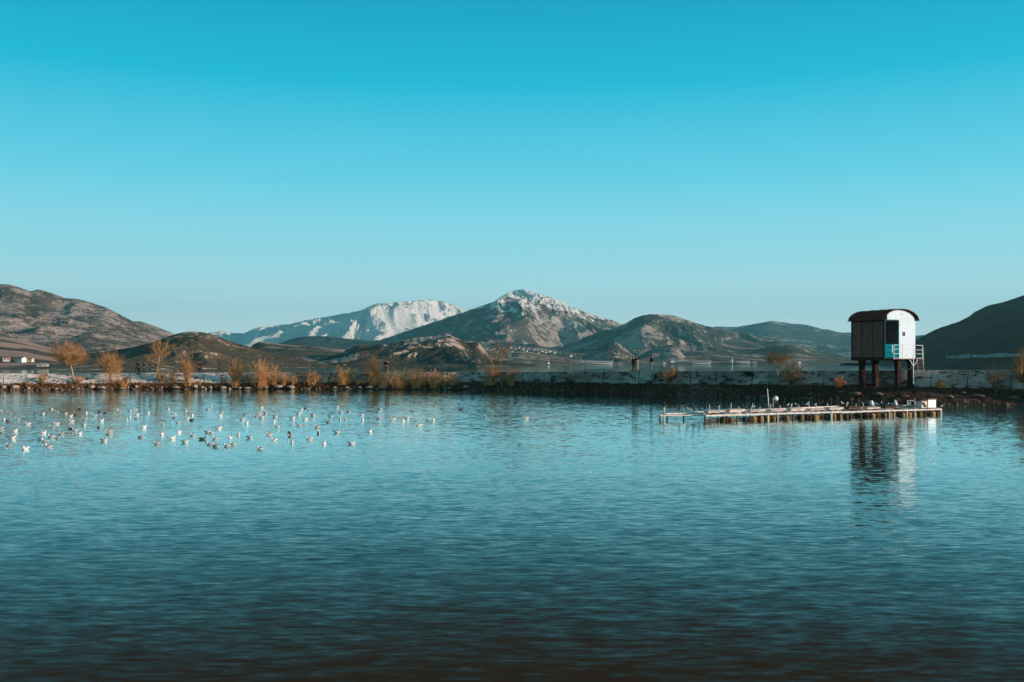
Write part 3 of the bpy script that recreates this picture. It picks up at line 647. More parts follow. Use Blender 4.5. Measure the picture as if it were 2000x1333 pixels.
def reeds(px, py, x0, x1, ytop, n, label, seed, lean=0., plume=.3, cols=('reed', 'reed_pale')):
    p = bank_pt(px, py); r = random.Random(seed); e = empty('reed_clump', (p.x, p.y, p.z-.05)); s = p.y/F
    a = MB(); hgt = (py-ytop)*s
    for i in range(n):
        bx = r.gauss(0, .28)*(x1-x0)*s*.5; by = r.gauss(0, .35)*(x1-x0)*s*.5
        tx = ((x0+x1)/2-px)*s+bx*1.3+r.gauss(0, .62)*(x1-x0)*s*.5+lean*hgt*r.uniform(.2, 1)
        h = hgt*(r.uniform(.28, 1)**1.0)*(1-min(.55, abs(bx)/((x1-x0)*s)*1.2))
        ty = by*1.3+r.gauss(0, .12)*hgt
        b = Vector((bx, by, -.1)); t = Vector((tx, ty, h)); mid = b.lerp(t, .5)+Vector((-(tx-bx)*.15, 0, h*.07))
        tip = t+Vector(((tx-bx)*.10, 0, -h*.02))
        w = r.uniform(.010, .019); mi = r.choice((0, 0, 1)) if n > 10 else 0
        a.tube([b, mid, t, tip], [w, w*.9, w*.6, .004], 3, mi, cap=False)
        if r.random() < .8:   # a leaf blade bending away
            q = b.lerp(t, r.uniform(.3, .7)); dx = r.gauss(0, .22)*hgt*.6; 
            a.tube([q, q+Vector((dx*.5, r.gauss(0, .1), h*.16)), q+Vector((dx, r.gauss(0, .15), h*.10))], [.012, .014, .003], 3, r.choice((0, 1)), cap=False)
        if r.random() < plume:
            a.tube([t, t+Vector((.02, 0, .12)), t+Vector((.05, 0, .26))], [.012, .035, .006], 4, 0, cap=False)
    ob = a.build('blades', [M[cols[0]], M[cols[1]]], e)
    tag(e, label, 'reeds', 'dry reed clumps along the bank'); return e
reeds(511, 757, 496, 528, 696, 230, 'tallest clump of golden reeds, upright, left of centre', 41)
reeds(536, 751, 524, 548, 712, 80, 'thinner reeds standing right beside the tallest clump', 42)
reeds(555, 752, 546, 565, 728, 90, 'short bright reed tuft, second right of the tallest clump', 43)
reeds(572, 752, 566, 580, 732, 60, 'short reed tuft leaning right, last before the dark gap', 44, .1)
reeds(612, 750, 598, 630, 722, 130, 'spreading low reed clump alone in the dark gap', 45, .05)
reeds(671, 750, 654, 688, 712, 190, 'fan-shaped reed clump left of the standing couple', 46)
reeds(700, 749, 690, 716, 737, 60, 'short reeds leaning over between fan-shaped clump and tall bush', 47, .4)
reeds(731, 752, 714, 748, 718, 170, 'dense reeds at the foot of the tall orange bush', 48, .1)
reeds(748, 757, 738, 764, 722, 110, 'reeds leaning right just in front of the couple', 49, .35, cols=('reed_pale', 'reed'))
reeds(779, 757, 762, 800, 718, 220, 'broad dense reed clump right of the couple', 50, .12)
reeds(814, 755, 802, 832, 716, 200, 'dense upright reed clump in the middle of the reed row', 51)
reeds(848, 757, 838, 864, 720, 150, 'reed clump leaning left, fourth right of the couple', 52, -.12)
reeds(881, 751, 868, 896, 728, 120, 'low pale reed clump at the right end of the row', 53, cols=('reed_pale', 'reed'))
reeds(864, 753, 855, 872, 738, 60, 'small reed tuft before the last clump of the row', 54)
reeds(955, 751, 944, 980, 733, 120, 'short reeds round the foot of the forked tree', 55)
reeds(1001, 752, 990, 1012, 732, 100, 'small bright reed tuft right of the forked tree', 56)
reeds(1637, 756, 1629, 1647, 734, 100, 'small dull grass tuft left of the hut', 57, cols=('reed_painted_sun', 'reed'))
reeds(1835, 758, 1825, 1846, 742, 110, 'small glowing orange grass tuft right of the hut', 58, .1, 0, cols=('reed_painted_sun', 'reed_painted_sun'))
reeds(245, 756, 232, 258, 738, 50, 'sparse brown reeds around the brown crate', 59)
reeds(370, 755, 355, 388, 738, 60, 'sparse reeds at the foot of the thin orange bush', 60)
reeds(460, 756, 446, 476, 736, 70, 'dark reeds at the foot of the bush hiding a walker', 61)
# rough dead grass along the waterline: ground cover
def dead_grass():
    r = random.Random(77); mb = MB()
    for i in range(9000):
        px = r.uniform(-60, 2060)
        dens = .9 if px < 920 else .35
        if r.random() > dens: continue
        yw = float(np.interp(px, SA[:, 0], SA[:, 1])); yb = float(np.interp(px, SA[:, 0], SA[:, 2]))
        p = bank_pt(px, r.uniform(yb-.5, yw-.5)); h = r.uniform(.12, .45)*(1 if px < 920 else .7)
        a = r.uniform(-.3, .3); p.z -= .05
        mb.tube([p, p+Vector((a*h, -.1*h, h*.6)), p+Vector((a*2*h, -.3*h, h))], [.022, .018, .004], 3, r.choice((0, 0, 0, 1)), cap=False)
    tag(mb.build('dead_grass', [M['dry_grass'], M['twig']]), 'rough dead grass covering the dark earth at the foot of the bank', 'grass', kind='stuff')
dead_grass()
def rubble():
    r = random.Random(31); mb = MB()
    for i in range(520):
        px = r.uniform(-60, 1000) if r.random() < .75 else r.uniform(1000, 2050); yw = float(np.interp(px, SA[:, 0], SA[:, 1])); t = r.random()**2
        p = bank_pt(px, yw-.2-t*5); w = r.uniform(.06, .24)*(1.6 if r.random() < .1 else 1); p.y -= .12
        vs = []
        for k in range(2):
            for q in range(6):
                a = q*1.047+r.uniform(-.3, .3); vs.append(p+Vector((math.cos(a)*w*r.uniform(.6, 1)*(1-.35*k), math.sin(a)*w*(1-.35*k), -.06+k*w*r.uniform(.7, 1.1))))
        mb.add(vs, [(0, 1, 7, 6), (1, 2, 8, 7), (2, 3, 9, 8), (3, 4, 10, 9), (4, 5, 11, 10), (5, 0, 6, 11), (6, 7, 8, 9, 10, 11)], 0 if r.random() < .10 and px < 1000 else 1)
    tag(mb.build('rubble', [M['rock'], M['rock_dark']]), 'small rubble stones strewn along the waterline', 'stones', kind='stuff')
rubble()

# ------------------------------------------------------------------ crate, barrel
e = bank_pt(245, 747); mb = MB(); mb.box(-.32, .32, -.25, .25, 0, .56)
for z in (.1, .28, .46): mb.box(-.34, .34, -.275, -.252, z-.05, z+.05)
o = mb.build('crate', mat('brown_crate', (.12, .06, .025), .9, .3, 4)); o.location = (e.x, e.y-.2, e.z); o.rotation_euler = (0, 0, .3)
tag(o, 'small brown crate left standing on the bank below the strollers', 'crate')
e = bank_pt(437, 747); mb = MB()
mb.tube([(0, 0, 0), (0, 0, .03), (0, 0, .3), (0, 0, .57), (0, 0, .6)], [.22, .25, .26, .25, .22], 14)
o = mb.build('barrel', M['rust'], None, True); o.location = (e.x, e.y-.2, e.z); tag(o, 'small rust-red barrel standing on the bank below the lone walker', 'barrel')

# ------------------------------------------------------------------ stilt hut
def hut():
    D0 = 99.0; C = Vector((X(1727, D0), D0, 4.22))
    az = R(155); ng = Vector((math.sin(az), math.cos(az), 0))      # outward normal of the gable
    rz = math.atan2(ng.x, -ng.y)                                    # local x runs along the gable, local -y points out of it
    e = empty('stilt_hut', C, rz)
    tag(e, 'small barrel-roofed cabin on dark stilts with a bright white end wall', 'hut')
    Wd, Ln, h = 4.15, 4.45, 3.86
    mb = MB(); mb.box(0, Wd, 0, Ln, -.22, 0); mb.build('floor', M['concrete_d'], e)
    # long wall facing the camera's left: framed sheet metal
    mb = MB(); mb.box(0, .06, 0.0, Ln, 0, h)
    mb.build('side_wall', M['sheet'], e)
    mb = MB()
    for y0, y1, z0, z1 in ((0, .12, 0, h), (Ln-.1, Ln+.03, -.05, h), (.12, Ln-.1, h-.14, h), (.12, Ln-.1, 0, .12)): mb.box(-.03, 0, y0, y1, z0, z1)
    for y in (1.5, 3.0): mb.box(-.02, 0, y-.03, y+.03, .12, h-.14)
    mb.build('wall_frame', M['concrete_d'], e)
    mb = MB(); mb.box(Wd-.06, Wd, 0.0, Ln, 0, h); mb.build('side_wall', M['wpaint'], e)
    mb = MB(); mb.box(.06, Wd-.06, Ln-.06, Ln, 0, h)
    def arch(x): 
        u = (x-Wd/2)/(Wd/2); return h+1.0*max(0, 1-abs(u)**2.3)**.62
    def archwall(mb, x0, x1, y0, y1, zb, n=16):
        vs = []; fs = []
        for i in range(n+1):
            x = x0+(x1-x0)*i/n; z = max(arch(x)-.03, zb+.005)
            vs += [(x, y0, zb), (x, y0, z), (x, y1, z), (x, y1, zb)]
        for i in range(n):
            a = i*4; b = a+4
            fs += [(a, b, b+1, a+1), (a+1, b+1, b+2, a+2), (a+2, b+2, b+3, a+3), (a+3, b+3, b, a)]
        fs += [(0, 1, 2, 3), (n*4+3, n*4+2, n*4+1, n*4)]
        mb.add(vs, fs)
    archwall(mb, .06, Wd-.06, Ln-.06, Ln, h)
    mb.build('rear_wall', M['sheet'], e)
    # white end wall: right of the doorway plus the arched head
    mg = mat('end_wall_paint', (.52, .66, .74), .55, .06, 1.2)
    t = mg.node_tree; L = t.links.new; p = t.nodes['Principled BSDF']; tc = N(t, 'ShaderNodeTexCoord')
    n = N(t, 'ShaderNodeTexNoise'); n.inputs['Scale'].default_value = 1.1; n.inputs['Detail'].default_value = 9
    mp = N(t, 'ShaderNodeMapping'); mp.inputs['Scale'].default_value = (1, 1, 1.8); L(tc.outputs['Object'], mp.inputs[0]); L(mp.outputs[0], n.inputs[0])
    r = N(t, 'ShaderNodeMapRange'); r.inputs[1].default_value = .58; r.inputs[2].default_value = .74; L(n.outputs['Fac'], r.inputs[0])
    m2 = N(t, 'ShaderNodeMix', data_type='RGBA'); L(r.outputs[0], m2.inputs[0]); L(p.inputs['Base Color'].links[0].from_socket, m2.inputs[6]); m2.inputs[7].default_value = (.55, .42, .35, 1)
    L(m2.outputs[2], p.inputs['Base Color'])
    mb = MB(); dx0, dx1 = .10, 1.86; wz0, wz1, wx0, wx1 = 2.28, 2.62, 2.42, 2.72
    mb.box(dx1+.09, wx0, -.05, .02, -.05, h); mb.box(wx1, Wd, -.05, .02, -.05, h)
    mb.box(wx0, wx1, -.05, .02, -.05, wz0); mb.box(wx0, wx1, -.05, .02, wz1, h)
    archwall(mb, .35, Wd, -.052, .02, h+.003, 28)
    for zz in (1.3, 3.3): mb.box(dx1+.12, Wd-.02, -.058, -.052, zz, zz+.02)
    gw = mb.build('end_wall', mg, e)
    mb = MB(); mb.box(wx0+.01, wx1-.01, -.02, 0, wz0+.01, wz1-.01); w = mb.build('window', mat('dark_pane', (.02, .02, .02), .15, .1, 1, .5), e)
    mb = MB(); mb.box(wx0-.03, wx1+.03, -.062, -.05, wz0-.03, wz0); mb.box(wx0-.03, wx1+.03, -.062, -.05, wz1, wz1+.03); mb.box(wx0-.03, wx0, -.062, -.05, wz0, wz1); mb.box(wx1, wx1+.03, -.062, -.05, wz0, wz1)
    mb.build('frame', M['rust'], w)
    # doorway
    mb = MB(); mb.box(dx1, dx1+.09, -.055, .04, 0, h-.02); mb.box(.05, .1, -.05, .02, 0, h); mb.box(.1, dx1, -.03, .02, h-.08, h)
    mb.build('door_frame', M['teal'], e)
    mb = MB(); mb.box(.12, 1.0, -.04, 0, .42, 1.42); mb.box(1.02, dx1-.02, -.04, 0, .42, 1.42); mb.box(.12, dx1-.02, -.03, -.005, .06, .40)
    d = mb.build('half_door', M['teal'], e)
    mb = MB(); mb.box(.98, 1.04, -.075, -.042, .55, 1.35); mb.build('handle', M['rail'], d)
    mb = MB(); mb.box(.4, 2.6, 1.2, 1.5, 2.9, 2.94); mb.box(.4, 2.6, 1.2, 1.5, 2.5, 2.54); mb.box(.4, .45, 1.2, 1.5, 1.2, 2.94); mb.box(1.6, 1.66, 1.2, 1.5, 2.0, 2.94)
    mb.tube([(1.1, .8, 1.4), (1.45, .8, 2.0), (1.5, .8, 1.9)], .02, 5)
    mb.build('shelf', mat('dim_wood', (.25, .13, .08), .8, .2, 3), e)
    # barrel roof
    mb = MB(); n = 26; vs = []; fs = []
    for i in range(n+1):
        u = -1+2*i/n; x = Wd/2+u*(Wd/2+.28)
        z = h-.05+1.08*max(0, 1-abs(u)**2.2)**.62
        wob = .015*math.sin(i*2.1)
        vs += [(x, -.32, z+wob), (x, -.32, z+.07+wob), (x, Ln+.25, z+.07), (x, Ln+.25, z)]
    for i in range(n):
        a = i*4; b = a+4; fs += [(a, b, b+1, a+1), (a+1, b+1, b+2, a+2), (a+2, b+2, b+3, a+3), (a+3, b+3, b, a)]
    fs += [(0, 1, 2, 3), (n*4+3, n*4+2, n*4+1, n*4)]
    rf = mb.add(vs, fs).build('roof', M['roofm'], e)
    mb = MB()
    for y in (.8, 2.0, 3.2):
        pts = []
        for i in range(n+1):
            u = -1+2*i/n; pts.append((Wd/2+u*(Wd/2+.28), y, h-.05+1.08*max(0, 1-abs(u)**2.2)**.62+.085))
        mb.tube(pts, .02, 4)
    mb.build('rib', M['roofm'], rf)
    # stilts
    inv = Matrix.Rotation(-rz, 3, 'Z')
    for q, (px, pyb, lean) in enumerate(((1683.5, 752, 0), (1709, 752, .35), (1753.5, 752, 0), (1781.5, 752, -.05))):
        lx, ly = ((.25, Ln-.5), (2.2, 3.4), (1.9, .55), (Wd-.55, .6))[q]
        # place by depth line through the pixel under the floor
        w = C+Matrix.Rotation(rz, 3, 'Z') @ Vector((lx, ly, 0))
        D = w.y; wx = X(px, D); lp = inv @ (Vector((wx, D, 0))-Vector((C.x, C.y, 0)))
        lp.x = min(max(lp.x, .2), Wd-.2); lp.y = min(max(lp.y, .2), Ln-.2)
        zb = .7-C.z; mb = MB(); s = .23
        vs = [Vector((lp.x+dx*s+ (lean*.4 if z < -1 else 0), lp.y+dy*s, z)) for z in (zb, -.22) for dx, dy in ((-1, -1), (1, -1), (1, 1), (-1, 1))]
        mb.add(vs, [(0, 3, 2, 1), (4, 5, 6, 7), (0, 1, 5, 4), (1, 2, 6, 5), (2, 3, 7, 6), (3, 0, 4, 7)])
        mb.box(lp.x-s-.08, lp.x+s+.08, lp.y-s-.08, lp.y+s+.08, -.36, -.221)
        mb.build('stilt', M['concrete_d'], e)
    # landing, railing, stair
    Lx0, Lx1, dp = .1, 5.05, -1.15
    mb = MB(); mb.box(Lx0, 2.74, dp, -.07, -.10, -.03); mb.box(2.741, Lx1-.1, -.5, -.07, -.10, -.03); mb.build('landing', M['sheet'], e)
    mb = MB(); rr = .022
    def rail(pts, rad=rr): mb.tube(pts, rad, 5)
    for z in (.02, .45, .9, 1.32): rail([(Lx0, dp, z), (2.7, dp, z)])
    for x in (Lx0, 1.25, 2.7): rail([(x, dp, -.1), (x, dp, 1.32)], .035)
    for z in (.45, 1.32): rail([(Lx0, dp, z), (Lx0, -.07, z)])
    mb.build('railing', M['rail'], e); mb = MB()
    for z in (.02, .45, .85, 1.32): rail([(Wd+.02, -.15, z), (Lx1, -.15, z)])
    rail([(Lx1, -.15, -.1), (Lx1, -.15, 1.32)], .035)
    rail([(Lx1, -.15, 1.32), (Lx1+.62, .3, .5)]); rail([(Lx1+.62, .3, .5), (Lx1+.75, .4, -.85)])
    mb.build('railing', M['rail'], e)
    mb = MB(); mb.tube([(2.7, dp, -.08), (2.72, dp, -2.55)], .045, 6); mb.tube([(2.72, dp, -.8), (2.2, dp, -.12)], .03, 5); mb.tube([(2.72, dp, -.8), (3.3, dp, -.12)], .03, 5); mb.tube([(2.72, dp, -.7), (2.9, -.1, -1.3)], .03, 5)
    mb.build('post', M['rail'], e)
    st = MB(); a0, a1 = Vector((Wd+.05, -.1, -.05)), Vector((Wd+1.15, .6, -1.40)); b0 = Vector((Lx1, -.1, -.05)); b1 = b0+(a1-a0)
    st.tube([a0, a1], .045, 4); st.tube([b0, b1], .045, 4)
    o = st.build('stair', M['rail'], e)
    for i in range(1, 6):
        t = i/6; a = a0.lerp(a1, t); b = b0.lerp(b1, t); q = MB(); q.tube([a, b], .03, 4); q.build('step', M['sheet'], o)
hut()

# ------------------------------------------------------------------ floating platform
RO = Vector((12.4, 64.0, 0)); RU = Vector((.907, .420, 0)); RV = Vector((.16, .987, 0)).normalized(); RL = 20.9
def rp(u, v, z=0): return RO+RU*u+RV*v+Vector((0, 0, z))
def raft():
    e = empty('floating_platform', RO)
    tag(e, 'long low floating platform of bleached planks on posts and yellow floats', 'platform')
    def loc(u, v, z): return rp(u, v, z)-RO
    def beam(mb, u0, v0, u1, v1, z, w, h, mi=0):
        a = loc(u0, v0, z); b = loc(u1, v1, z); d = (b-a).normalized(); s = Vector((-d.y, d.x, 0))*w/2
        vs = [a-s, a+s, b+s, b-s]; vs = vs+[v+Vector((0, 0, h)) for v in vs]
        mb.add(vs, [(3, 2, 1, 0), (4, 5, 6, 7), (0, 1, 5, 4), (1, 2, 6, 5), (2, 3, 7, 6), (3, 0, 4, 7)], mi)
    r = random.Random(5); WV = 7.0
    mb = MB()
    for i in range(11): beam(mb, RL*i/11+.01, 0, RL*(i+1)/11-.01, 0, .33+r.uniform(-.012, .012), .22, .10)
    mb.build('front_beam', M['wood'], e)
    mb = MB(); beam(mb, -.9, 3.2, 12.4, 6.9, .40, .14, .09); mb.build('rear_beam', M['wood'], e)
    mb = MB(); beam(mb, 0.0, 2.0, RL, 2.0, .36, .16, .07); beam(mb, 0, 4.2, RL-1, 4.2, .38, .16, .07); mb.parts('middle_beam', M['wood'], e)
    mb = MB(); beam(mb, -3.1, 3.6, .3, 3.2, .34, .18, .09); beam(mb, -3.5, 2.9, .2, 2.2, .27, .14, .07); beam(mb, -3.5, 2.9, -3.3, 4.2, .27, .12, .07)
    mb.parts('side_beam', M['wood'], e); mb = MB()
    for u, v in ((-3.45, 2.9), (-2.9, 3.3), (-1.6, 3.1)): mb.tube([loc(u, v, -.3), loc(u, v, .34)], .06, 5)
    mb.parts('post', M['wood_d'], e)

    nb = 12
    for i in range(nb):     # pens: cross beams and slatted walkways
        u = RL*i/nb; mb = MB()
        beam(mb, u, .12, u, 1.92, .37, .14, .06); beam(mb, u+.05, 2.1, u-.1, 4.1, .39, .14, .06)
        mb.parts('cross_beam', M['wood'], e)
        mb = MB()
        k = 6
        for j in range(k):
            q0 = u+.16+j*.24; 
            if r.random() < .12: continue
            beam(mb, q0, .35+r.uniform(0, .2), q0+r.uniform(-.03, .03), 1.75+r.uniform(-.15, .1), .42+r.uniform(-.02, .04), .19, .035, 1 if r.random() < .35 else 0)
        mb.build('deck_boards', [M['wood'], M['wood_d']], e)
        mb = MB(); hh = r.uniform(.10, .2)
        beam(mb, u+.2, 2.3, u+1.35, 2.25, .44, .5, hh); beam(mb, u+.15, 2.2, u+1.4, 2.15, .44+hh, .65, .03)
        mb.parts('bin', M['wood'] if r.random() < .75 else M['wood_d'], e)
        mb = MB(); beam(mb, u+.1, .45, u+1.6, .45, .02, .1, .12); mb.build('lower_beam', M['wood_d'], e)
        mb = MB()
        for q_ in range(3):
            if r.random() < .15: continue
            u0 = u+.10+q_*.58+r.uniform(0, .1); a = loc(u0, .25, .0); b = loc(u0+r.uniform(.28, .42), .25, 0); mb.tube([a+Vector((0, 0, .07)), b+Vector((0, 0, .07))], r.uniform(.15, .22), 12)
        mb.parts('float_drum', M['drum'] if r.random() < .7 else M['wood_d'], e, True)
        mb = MB(); p = loc(max(0, u+r.uniform(-.25, .25)), -.02, 0); mb.tube([p+Vector((0, 0, -.4)), p+Vector((0, 0, .33))], .06, 6)
        p = loc(u+.85+r.uniform(-.3, .3), -.02, 0); mb.tube([p+Vector((0, 0, -.4)), p+Vector((0, 0, .33))], .045, 6)
        mb.parts('post', M['wood'] if r.random() < .15 else M['wood_d'], e)
        mb = MB(); p = loc(u+.6, 4.2, .42); l = r.uniform(-.15, .15); mb.tube([p, p+Vector((l, 0, r.uniform(.35, .6)))], .025, 5)
        p = loc(u+1.2, 2.8, .42); l = r.uniform(-.2, .2); mb.tube([p, p+Vector((l, 0, r.uniform(.3, .45)))], .022, 5)
        mb.parts('stake', M['rail'], e)
    mb = MB(); p = loc(RL, 0, 0); mb.tube([p+Vector((0, 0, -.4)), p+Vector((0, 0, .42))], .07, 6); p = loc(10.5, -.12, 0); mb.tube([p+Vector((0, 0, -.4)), p+Vector((0, 0, .42))], .07, 6); mb.parts('post', M['wpaint'], e)
    mb = MB(); beam(mb, RL, 0, RL, 2.0, .34, .2, .09); beam(mb, RL-.05, 2.1, RL-1, 4.3, .36, .14, .07); mb.parts('end_beam', M['wood'], e)
raft()
def at_raft(px, py, z):
    """point on the platform's level z seen at pixel"""
    D = (H-z)*F/(py-HY); return Vector((X(px, D), D, z))
# white pole with faint banding
p = at_raft(1501, 797, .42); mb = MB(); mb.tube([(0, 0, 0), (-.02, 0, .6), (-.09, 0, 1.45)], [.04, .035, .025], 7)
o = mb.build('pole', M['wpaint'], None, True); o.location = p; tag(o, 'tall thin white pole standing on the platform beside the lamp', 'pole')
mb = MB(); mb.tube([(-.07, -.02, .55), (-.10, -.03, .75), (-.09, -.02, .95)], [.03, .06, .02], 6); mb.build('binding', M['teal'], o)
p = at_raft(1510, 796, .42); e = empty('lamp', p); tag(e, 'curved-neck lamp with a round white head on the platform', 'lamp')
mb = MB(); mb.tube([(0, 0, 0), (0, 0, .45), (-.02, 0, .62), (.06, 0, .74), (.14, -.02, .72)], .035, 7); mb.build('post', M['wpaint'], e, True)
mb = MB(); mb.loft([((.18, .10, .66), (.08, 0, 0), (0, 0, .08)), ((.19, .05, .66), (.17, 0, 0), (0, 0, .17)), ((.2, -.04, .66), (.19, 0, 0), (0, 0, .19)), ((.2, -.08, .66), (.15, 0, 0), (0, 0, .15))], 16); mb.build('lamp_head', M['wpaint'], e, True)
mb = MB(); mb.box(.12, .24, -.06, .06, .30, .48); mb.build('junction_box', M['rust'], e)
# cabinet
p = at_raft(1816, 797.5, .44); e = empty('cabinet', p, .43); tag(e, 'white box cabinet with an overhanging lid at the right end of the platform', 'cabinet')
mb = MB(); mb.box(-.15, .62, 0, .6, 0, .62); mb.build('body', M['wpaint'], e)
mb = MB(); mb.box(-.75, -.16, .05, .55, 0, .5); mb.build('body', M['wood'], e)
mb = MB(); mb.box(-.2, .68, -.06, .66, .62, .69); mb.build('lid', M['sheet'], e)
mb = MB(); mb.box(-.9, -.2, -.02, .6, .52, .57); mb.build('side_lid', M['sheet'], e)
mb = MB(); mb.add([(-.72, -.02, .42), (-.6, -.02, .46), (-.32, -.02, .1), (-.44, -.02, .06), (-.72, .0, .42), (-.6, .0, .46), (-.32, .0, .1), (-.44, .0, .06)], [(0, 1, 2, 3), (7, 6, 5, 4), (0, 4, 5, 1), (1, 5, 6, 2), (2, 6, 7, 3), (3, 7, 4, 0)]); mb.build('brace', M['wood_d'], e)
for (px, pw, ph, name, lab) in ((1702, .26, .36, 'canister', 'white canister with an orange side standing on the platform'), (1749, .24, .50, 'sack', 'pointed white sack standing on the platform left of the cabinet')):
    p = at_raft(px, 792.5, .44); mb = MB()
    if name == 'canister': mb.tube([(0, 0, 0), (0, 0, .02), (0, 0, .3), (0, 0, .36), (0, 0, .40)], [.13, .15, .15, .10, .05], 12)
    else: mb.loft([((0, 0, 0), (.15, 0, 0), (0, .12, 0)), ((.01, 0, .2), (.14, 0, 0), (0, .11, 0)), ((-.02, 0, .36), (.08, 0, 0), (0, .07, 0)), ((-.04, 0, .46), (.02, 0, 0), (0, .02, 0))], 10)
    o = mb.build(name, M['wpaint'], None, True); o.location = p; tag(o, lab, name)
p = at_raft(1780, 793, .44); e = empty('awning_frame', p); tag(e, 'small bent wire frame on the platform just left of the cabinet', 'frame')
mb = MB(); mb.tube([(-.3, 0, 0), (-.3, 0, .4), (0, 0, .42), (.3, 0, .3)], .025, 5); mb.tube([(-.1, 0, .0), (-.1, 0, .38)], .02, 5); mb.build('wire', M['rail'], e)

# ------------------------------------------------------------------ birds
def ring(c, d, w, h):
    d = Vector(d).normalized(); side = Vector((0, 1, 0)); up = side.cross(d)*-1
    if up.length < .01: up = Vector((0, 0, 1))
    return (c, side*w, up.normalized()*h)
def bird_mesh(kind):
    mb = MB()
    if kind in ('w', 'g'):
        S = [((-.19, 0, .085), (1, 0, -.3), .012, .006), ((-.13, 0, .075), (1, 0, -.1), .035, .022), ((-.05, 0, .055), (1, 0, 0), .062, .052), ((.04, 0, .045), (1, 0, 0), .068, .062), ((.10, 0, .055), (1, 0, .5), .058, .056),
             ((.130, 0, .092), (.4, 0, 1), .042, .040), ((.142, 0, .122), (.3, 0, 1), .033, .032), ((.155, 0, .146), (1, 0, .5), .034, .033), ((.175, 0, .149), (1, 0, 0), .028, .026), ((.194, 0, .145), (1, 0, -.1), .010, .009), ((.222, 0, .140), (1, 0, -.1), .003, .003)]
        mb.loft([ring(c, d, w, h) for c, d, w, h in S], 10, [0, 0, 0, 0, 0, 0, 0, 0, 2, 2])
        for s in (-1, 1):   # folded wings ending in raised dark tips
            mb.loft([((.06, s*.045, .075), (0, .03, 0), (0, 0, .030)), ((-.02, s*.055, .085), (0, .03, 0), (0, 0, .034)), ((-.11, s*.038, .100), (0, .02, 0), (0, 0, .022)), ((-.17, s*.022, .108), (0, .012, 0), (0, 0, .012)), ((-.225, s*.012, .118), (0, .004, 0), (0, 0, .004))], 7, [1 if kind == 'g' else 3, 1 if kind == 'g' else 3, 1 if kind == 'g' else 3, 4])
        return mb, [M['white'], M['grey'], M['bill'], M['wing'], M['black']]
    if kind == 'd':
        S = [((-.17, 0, .06), (1, 0, 0), .01, .008), ((-.11, 0, .06), (1, 0, 0), .05, .04), ((-.02, 0, .055), (1, 0, 0), .075, .06), ((.07, 0, .05), (1, 0, .2), .068, .055), ((.12, 0, .08), (.5, 0, 1), .035, .035),
             ((.13, 0, .13), (.3, 0, 1), .027, .027), ((.145, 0, .158), (1, 0, .5), .030, .028), ((.168, 0, .158), (1, 0, 0), .022, .02), ((.19, 0, .15), (1, 0, 0), .01, .009), ((.21, 0, .146), (1, 0, 0), .003, .003)]
        mb.loft([ring(c, d, w, h) for c, d, w, h in S], 10, [0, 0, 0, 0, 0, 0, 0, 1, 1])
        return mb, [M['brown'], M['wood']]
    if kind == 'c':   # cormorant standing upright
        S = [((-.14, 0, -.0), (.4, 0, 1), .02, .01), ((-.09, 0, .10), (.4, 0, 1), .045, .03), ((-.03, 0, .2), (.35, 0, 1), .075, .065), ((.02, 0, .31), (.2, 0, 1), .07, .06), ((.04, 0, .39), (0, 0, 1), .035, .035), ((.03, 0, .46), (.1, 0, 1), .024, .024), ((.05, 0, .52), (.6, 0, 1), .028, .026), ((.085, 0, .535), (1, 0, 0), .02, .018), ((.12, 0, .535), (1, 0, 0), .008, .008), ((.17, 0, .535), (1, 0, 0), .003, .003)]
        mb.loft([ring(c, d, w, h) for c, d, w, h in S], 9, [0]*8+[1])
        for s in (-1, 1): mb.tube([(-.02, s*.03, .17), (-.01, s*.035, .0)], .010, 5, 1); mb.box(-.02, .05, s*.035-.015, s*.035+.015, 0, .008, 1)
        return mb, [M['black'], M['wood_d']]
    if kind == 's':   # gull standing
        S = [((-.20, 0, .10), (1, 0, .1), .012, .006), ((-.12, 0, .13), (1, 0, .2), .035, .025), ((-.03, 0, .155), (1, 0, .2), .058, .055), ((.05, 0, .175), (1, 0, .5), .055, .055), ((.085, 0, .22), (.4, 0, 1), .032, .032), ((.095, 0, .26), (.3, 0, 1), .027, .027), ((.11, 0, .285), (1, 0, .4), .029, .028), ((.135, 0, .285), (1, 0, 0), .02, .018), ((.155, 0, .28), (1, 0, 0), .008, .008), ((.18, 0, .275), (1, 0, 0), .003, .003)]
        mb.loft([ring(c, d, w, h) for c, d, w, h in S], 9, [3, 0, 0, 0, 0, 0, 0, 2, 2])
        for s in (-1, 1):
            mb.loft([((.04, s*.04, .18), (0, .025, 0), (0, 0, .03)), ((-.06, s*.045, .17), (0, .025, 0), (0, 0, .03)), ((-.16, s*.025, .145), (0, .012, 0), (0, 0, .012)), ((-.24, s*.01, .13), (0, .004, 0), (0, 0, .004))], 7, [1, 1, 3])
            mb.tube([(0, s*.025, .12), (.0, s*.025, 0)], .007, 5, 2); mb.box(-.01, .045, s*.025-.015, s*.025+.015, 0, .006, 2)
        return mb, [M['white'], M['grey'], M['bill'], M['black']]
M['wing'] = mat('pale_grey_feather', (.62, .60, .59), .7, .08, 6)
PROTO = {}
